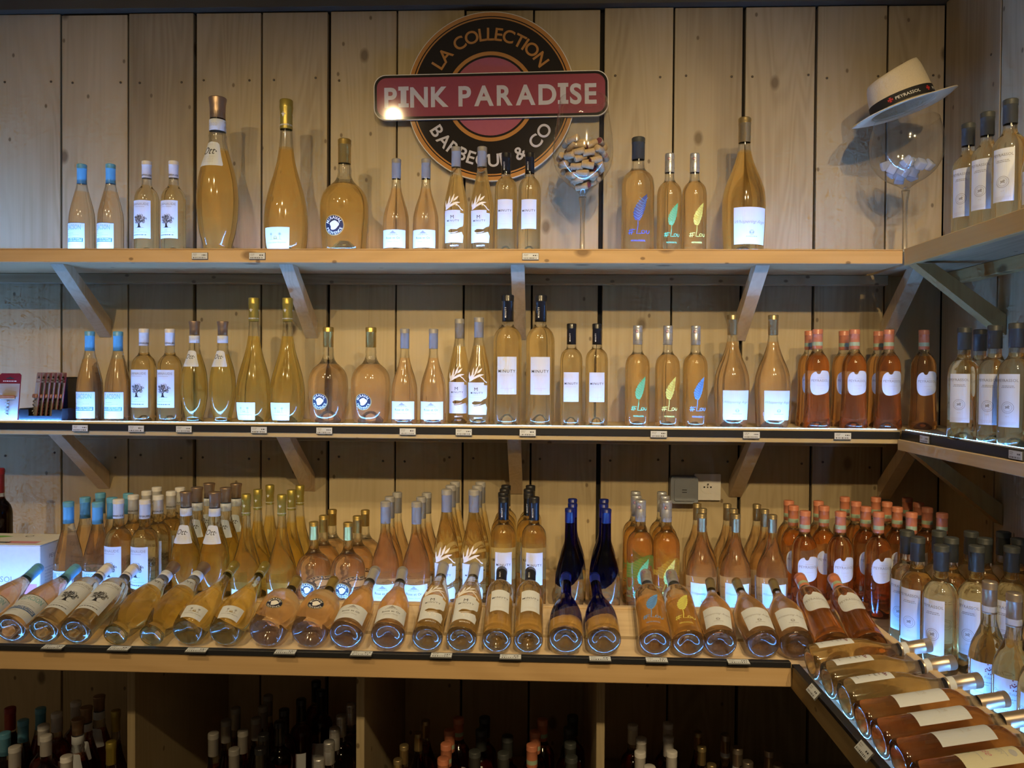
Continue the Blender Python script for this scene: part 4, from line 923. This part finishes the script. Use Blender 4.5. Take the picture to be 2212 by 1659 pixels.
while len(pos) < 84 and tries < 90000:
    tries += 1
    z = rc.uniform(.228, .38) if len(pos) > 14 else rc.uniform(.226, .27)
    R_ = f1(z) - .024
    if R_ < .004: R_ = .004
    a = rc.uniform(0, 6.283); q = R_ * math.sqrt(rc.random()); p = Vector((q * math.cos(a), q * math.sin(a), z))
    if all((p - k).length > .0215 for k in pos):
        pos.append(p)
        e = Vector((math.cos(a + rc.uniform(1.1, 2.0)), math.sin(a + rc.uniform(1.1, 2.0)), rc.uniform(-.45, .45))).normalized()
        ok = all(math.hypot(*(p + e * s_ * .021)[:2]) < f1((p + e * s_ * .021).z) - .013 for s_ in (-1, 1))
        if not ok: e = Vector((-math.sin(a), math.cos(a), .1)).normalized()
        co = link('cork', cork_me if len(pos) % 4 == 0 else cork_me2, None, g1 + p); co.rotation_mode = 'QUATERNION'; co.rotation_quaternion = e.to_track_quat('Z', 'Y')
        tag(co, 'used wine cork inside the giant glass before the sign', 'cork', 'corks inside the giant wine glass')
g2 = at(1955, 480, 2.66); g2.z = Z(.4063)
o2, f2 = wineglass(g2, .45, {'bowl': [(.225, .010), (.240, .030), (.262, .066), (.29, .094), (.33, .113), (.37, .117), (.41, .112), (.455, .100)], 'foot': .080}, 'giant wine glass of ice cubes topped by a straw hat')
def icemesh():
    bm = bmesh.new(); bmesh.ops.create_cube(bm, size=.030); bmesh.ops.bevel(bm, geom=bm.edges[:], offset=.005, segments=2, affect='EDGES', profile=.6); return tomesh(bm, 'ice_cube', True)
ice = icemesh(); ice.materials.append(MAT['glass_ice'])
pos = []; tries = 0
while len(pos) < 16 and tries < 20000:
    tries += 1; z = rc.uniform(.262, .315); R_ = max(f2(z) - .030, .002); a = rc.uniform(0, 6.283); q = R_ * math.sqrt(rc.random()); p = Vector((q*math.cos(a), q*math.sin(a), z))
    if all((p - k).length > .034 for k in pos):
        pos.append(p); ic = link('ice_cube', ice, None, g2 + p); ic.rotation_euler = (rc.uniform(0, 3), rc.uniform(0, 3), rc.uniform(0, 3))
        tag(ic, 'clear ice cube inside the giant glass under the hat', 'ice cube', 'ice cubes inside the giant wine glass')
# hat
hc = at(1952, 232, 2.655)
hat = empty('straw_hat', hc, 'cream straw trilby hat with black band tilted on the giant glass', 'hat')
hat.rotation_euler = (math.radians(-6), math.radians(-17), math.radians(8))
def grid_mesh(name, fn, nu, nv, mat, smooth=True, closed=True, thick=.0):
    bm = bmesh.new(); G = [[bm.verts.new(fn(i / nu, j / nv)) for i in range(nu)] for j in range(nv + 1)]
    for j in range(nv):
        for i in range(nu):
            k = (i + 1) % nu; bm.faces.new((G[j][i], G[j][k], G[j+1][k], G[j+1][i]))
    bmesh.ops.recalc_face_normals(bm, faces=bm.faces); me = tomesh(bm, name, smooth); me.materials.append(MAT[mat]); return me
CW, CDp, CH = .104, .088, .125
def crown(u, v):
    a = u * 2 * math.pi; ca, sa = math.cos(a), math.sin(a)
    if v < .72:
        t = v / .72; k = 1 - .13 * t ** 1.5; z = CH * t * (1.0 + .16 * ca * t)
        if t > .75: k -= .05 * ((t - .75) / .25) ** 2
    else:
        t = (v - .72) / .28; k = .82 * (1 - t); z = CH * (1.0 + .16 * ca * (1 - t)) - .030 * math.sin(t * math.pi / 2) * (1 if True else 0) + .004
    k = max(k, .001); pinch = 1 - .16 * max(0, v - .35) * (abs(sa) ** 3) * (1 if ca < 0 else .6)
    return (CW * k * ca, CDp * k * sa * pinch, z)
cm = link('crown', grid_mesh('crown', crown, 48, 24, 'straw'), hat)
def brim(u, v):
    a = u * 2 * math.pi; ca, sa = math.cos(a), math.sin(a); r = 1.0 + .66 * v
    z = .0 - .010 * math.sin(v * 2.2) + .052 * (abs(sa) ** 2.2) * (v ** 2.2) * (1 if sa > 0 else -.12) + .018 * max(0, ca) ** 2 * v ** 2 - .004 * v
    return (CW * r * ca * 1.0, CDp * r * sa * 1.02, z)
bmm = link('brim', grid_mesh('brim', brim, 64, 10, 'straw'), hat)
for ob_, th_ in ((cm, .0022), (bmm, .0028)):
    sd = ob_.modifiers.new('thickness', 'SOLIDIFY'); sd.thickness = th_; sd.offset = 0
def bandf(off):
    def g(u, v):
        a = u * 2 * math.pi; t = .02 + v * .26; k = 1 - .13 * t ** 1.5
        return ((CW * k + off) * math.cos(a), (CDp * k + off) * math.sin(a), CH * t * (1 + .16 * math.cos(a) * t))
    return g
bd = link('band', grid_mesh('band', bandf(.0028), 64, 3, 'band_black'), hat)
def bmap(u, v):
    a = -math.pi / 2 + u / .098; t = .02 + (v / .033) * .26; return bandf(.0034)((a / (2 * math.pi)) % 1.0, v / .033)
cross = lambda x: [rect2d(x - .0022, x + .0022, .009, .025), rect2d(x - .008, x + .008, .0148, .0192), rect2d(x - .008, x - .0055, .0130, .021), rect2d(x + .0055, x + .008, .013, .021), rect2d(x - .004, x + .004, .009, .0115), rect2d(x - .004, x + .004, .0225, .025)]
link('lettering', decal('lettering', [('ink_white', [text2d('PEYRASSOL', .0150, -.030, .0105, .006), text2d('PEYRASSOL', .0150, .100, .0105, .006)])], bmap, .006), bd)
for x_ in (-.083, .040): link('cross_emblem', decal('cross_emblem', [('ink_red', cross(x_))], bmap, .006), bd)

# ------------------------------------------------------------------ socket and switch
p = at(1475, 1056, 2.87); sw = empty('wall_switch', (p.x, -.0025, p.z), 'grey surface-mounted weatherproof switch box on the plank wall', 'switch')
slab('housing', rrect(.050, .050, .012), 0, .040, 'switch_grey', sw)
rk = slab('rocker', rrect(.037, .039, .006), .0402, .044, 'switch_grey', sw)
link('marking', decal('marking', [('ink_black', [rect2d(-.009, .008, .000, .003), rect2d(-.009, .008, -.009, -.006)])], flat(.0443)), rk)
p = at(1528, 1052, 2.87); so = empty('wall_socket', (p.x, -.0025, p.z), 'white square wall socket beside the grey switch box', 'socket')
slab('plate', rrect(.0485, .0485, .003), 0, .010, 'socket_white', so)
slab('socket_face', ell(0, 0, .025, .025, 32), .0102, .0115, 'socket_white', so)
for x, z in ((-.012, 0), (.012, 0)): slab('pin_hole', ell(x, z, .0032, .0032, 12), .0116, .0122, 'socket_hole', so)
slab('earth_pin', ell(0, .012, .003, .003, 12), .0116, .020, 'steel', so)
slab('screw', ell(0, 0, .0026, .0026, 10), .0116, .0126, 'steel', so)

# ------------------------------------------------------------------ price tags
def price_tag(loc, rot, label, group, seed):
    o_ = empty('price_tag', loc, label, 'price tag', group); o_.rotation_euler = rot
    slab('holder', [(-.0275, -.0115), (.0275, -.0115), (.0275, .0115), (-.0275, .0115)], 0, .003, 'tag_grey', o_)
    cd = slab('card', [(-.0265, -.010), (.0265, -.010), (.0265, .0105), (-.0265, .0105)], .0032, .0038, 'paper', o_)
    link('print', decal('print', [('ink_black', [bars2d(-.022, .020, -.008, .0042, 16, seed), bars2d(.008, .022, .001, .0035, 3, seed + 1)]), ('ink_grey', [bars2d(-.022, -.008, .005, .0022, 3, seed + 2), bars2d(-.022, -.010, .001, .0018, 3, seed + 3)])], flat(.0041)), cd)
for i, px in enumerate((432, 556, 1146)):
    p = at(px, 551, D0 - .001); price_tag((p.x, Y(D0) - .0005, Z(.385)), (0, 0, 0), 'small price tag on the wooden edge of the top shelf', 'price tags on the top shelf', i * 5)
for i, px in enumerate((174, 295, 398, 560, 701, 881, 1002, 1140, 1423, 1623, 1820)):
    p = at(px, 925, D0 - .006); price_tag((p.x, Y(D0 - .0055), Z(-.1985)), (0, 0, 0), 'small price tag on the black lip of the middle shelf', 'price tags on the middle shelf', 20 + i * 5)
for i, d in enumerate((2.38, 1.93)):
    price_tag((XS - .005, Y(d), Z(-.193)), (0, 0, math.radians(-90)), 'small price tag on the side wall shelf lip', 'price tags on the side shelf', 90 + i * 5)
for i, px in enumerate((118, 260, 427, 618, 782, 954, 1103, 1296, 1418, 1594)):
    p = at(px, 1405, DC); price_tag((p.x, Y(DC) - .0045, Z(-.7185)), (math.radians(-83), 0, 0), 'flat price tag clipped on the counter lip', 'price tags on the counter lip', 120 + i * 5)
for i, d in enumerate((1.765, 1.49)):
    price_tag((XC - .0045, Y(d), Z(-.722)), (math.radians(-40), 0, math.radians(-90)), 'price tag clipped on the side counter lip', 'price tags on the side counter', 190 + i * 5)

# ------------------------------------------------------------------ cartons and card packs
x1 = -1.580; cb = empty('wine_carton', (x1 - .15, Y(2.445), Z(-.7348)), 'white wine carton with pink print at the end of the counter deck', 'carton')
box('carton_body', -.15, .15, -.083, .083, 0, .176, 'carton_white', cb, .002)
box('lid_flap', -.151, .151, -.084, .084, .1762, .1785, 'carton_white', cb, .0008)
link('lettering', decal('lettering', [('ink_grey', [text2d('PEYRASSOL', .026, .0, .060, .002)]), ('ink_rose', [ell(.128, .03, .038, .035, 16, 0, math.pi) and rect2d(.082, .140, .004, .055)]), ('ink_pale', [bars2d(-.03, .07, .035, .002, 9, 3)])], lambda u, v: (u, -.0836, v)), cb)
link('lettering', decal('lettering', [('ink_grey', [text2d('PEYRASSOL', .019, .01, .128, .002)]), ('ink_pale', [bars2d(-.06, .06, .10 - .010 * k, .003, 9, k) for k in range(9)])], lambda u, v: (.1506, u, v)), cb)
for lay_ in (('ink_black', [ring2d(.03, .045, .012, .003, 16, .010)]), ('ink_black', [rect2d(-.12, .03, -.055, -.042)]), ('ink_rose', [rect2d(.02, .12, -.06, -.03)]), ('ink_green', [leaf(-.09, .03, .1, .07, .014)])):
    link('lid_print', decal('lid_print', [lay_], lambda u, v: (u, v, .1788)), cb)
bottle('dark', (at(-2, 1100, 2.60).x, Y(2.60), Z(-.7348)), 'red capped dark bottle behind the white carton', None, 0, (1, 1, 1.18))
zb = Z(-.1798)
kb = empty('carton', (at(141, 860, 2.78).x, Y(2.79), zb), 'plain matte black carton on the middle shelf', 'carton')
box('carton_body', -.034, .034, -.05, .05, 0, .150, 'box_black', kb, .0015)
box('lid_flap', -.0345, .0345, -.0505, .0505, .1502, .152, 'box_black', kb, .0006)
xa, xb_ = at(40, 900, 2.57).x, at(132, 900, 2.57).x
tb = empty('display_tray', ((xa + xb_) / 2, Y(2.64), zb), 'open black display tray holding the corkscrew packs', 'tray'); hw = (xb_ - xa) / 2
slab('front_panel', [(-hw, 0), (hw, 0), (hw, .042), (hw * .55, .042), (hw * .55, .020), (-hw * .55, .020), (-hw * .55, .042), (-hw, .042)], .066, .069, 'box_black', tb)
box('side_panel', -hw, -hw + .003, -.0655, .06, 0, .045, 'box_black', tb, .0004); box('side_panel', hw - .003, hw, -.0655, .06, 0, .045, 'box_black', tb, .0004)
box('tray_floor', -hw + .004, hw - .004, -.065, .06, 0, .003, 'box_black', tb, .0004)
def pack(loc, rz, ry, label):
    o_ = empty('corkscrew_pack', loc, label, 'card pack', 'corkscrew packs on the middle shelf'); o_.rotation_euler = (math.radians(-6), ry, rz)
    cardp = [(-.040, 0), (.040, 0), (.040, .160), (.034, .166), (-.034, .166), (-.040, .160)]
    cd = slab('card', cardp, 0, .0016, 'card_red', o_)
    hp = [(-.014, .146), (.014, .146), (.014, .150), (.005, .151), (0, .155), (-.005, .151), (-.014, .150)]
    link('hang_slot', decal('hang_slot', [('ink_black', [fill2d([hp])]), ('ink_white', [bars2d(-.026, .024, .137, .003, 6, 4)])], flat(.0020)), cd)
    slab('printed_panel', [(-.038, .004), (.038, .004), (.038, .130), (-.038, .130)], .0018, .0024, 'card_grey', o_)
    bm = bmesh.new()
    for k in range(40):
        a0 = k * .7; bmesh.ops.create_uvsphere(bm, u_segments=5, v_segments=3, radius=.0022, matrix=Matrix.Translation((.005 * math.cos(a0), -.0072 + .0028 * math.sin(a0), .020 + k * .0013)))
    link('corkscrew', tomesh(bm, 'corkscrew', True), o_, None, 'steel')
    hd = boxmesh('handle', .056, .008, .014, .0025); link('handle', hd, o_, (0, -.0068, .082), 'carton_brown')
for k in range(6):
    pack((xa + .014 + .0175 * k, Y(2.632), zb + .0035), math.radians(-46), 0, 'dark red corkscrew pack stacked edge-on in the black tray')
pack((xa - .050, Y(2.585), zb), math.radians(-4), 0, 'corkscrew blister pack facing out beside the black tray')
pack((xa - .145, Y(2.60), zb), math.radians(4), 0, 'corkscrew blister pack facing out at the shelf end')
p = at(1790, 1640, 1.75)
cbx = empty('carton', (.72, Y(1.62), Z(-1.4448)), 'reddish brown cardboard carton under the side counter', 'carton')
box('carton_body', -.03, .12, -.12, .10, 0, .30, 'carton_brown', cbx, .002)
box('lid_flap', -.031, .121, -.121, .101, .3002, .303, 'carton_brown', cbx, .0008)
print('bottles', NB[0], 'objects', len(S.objects))
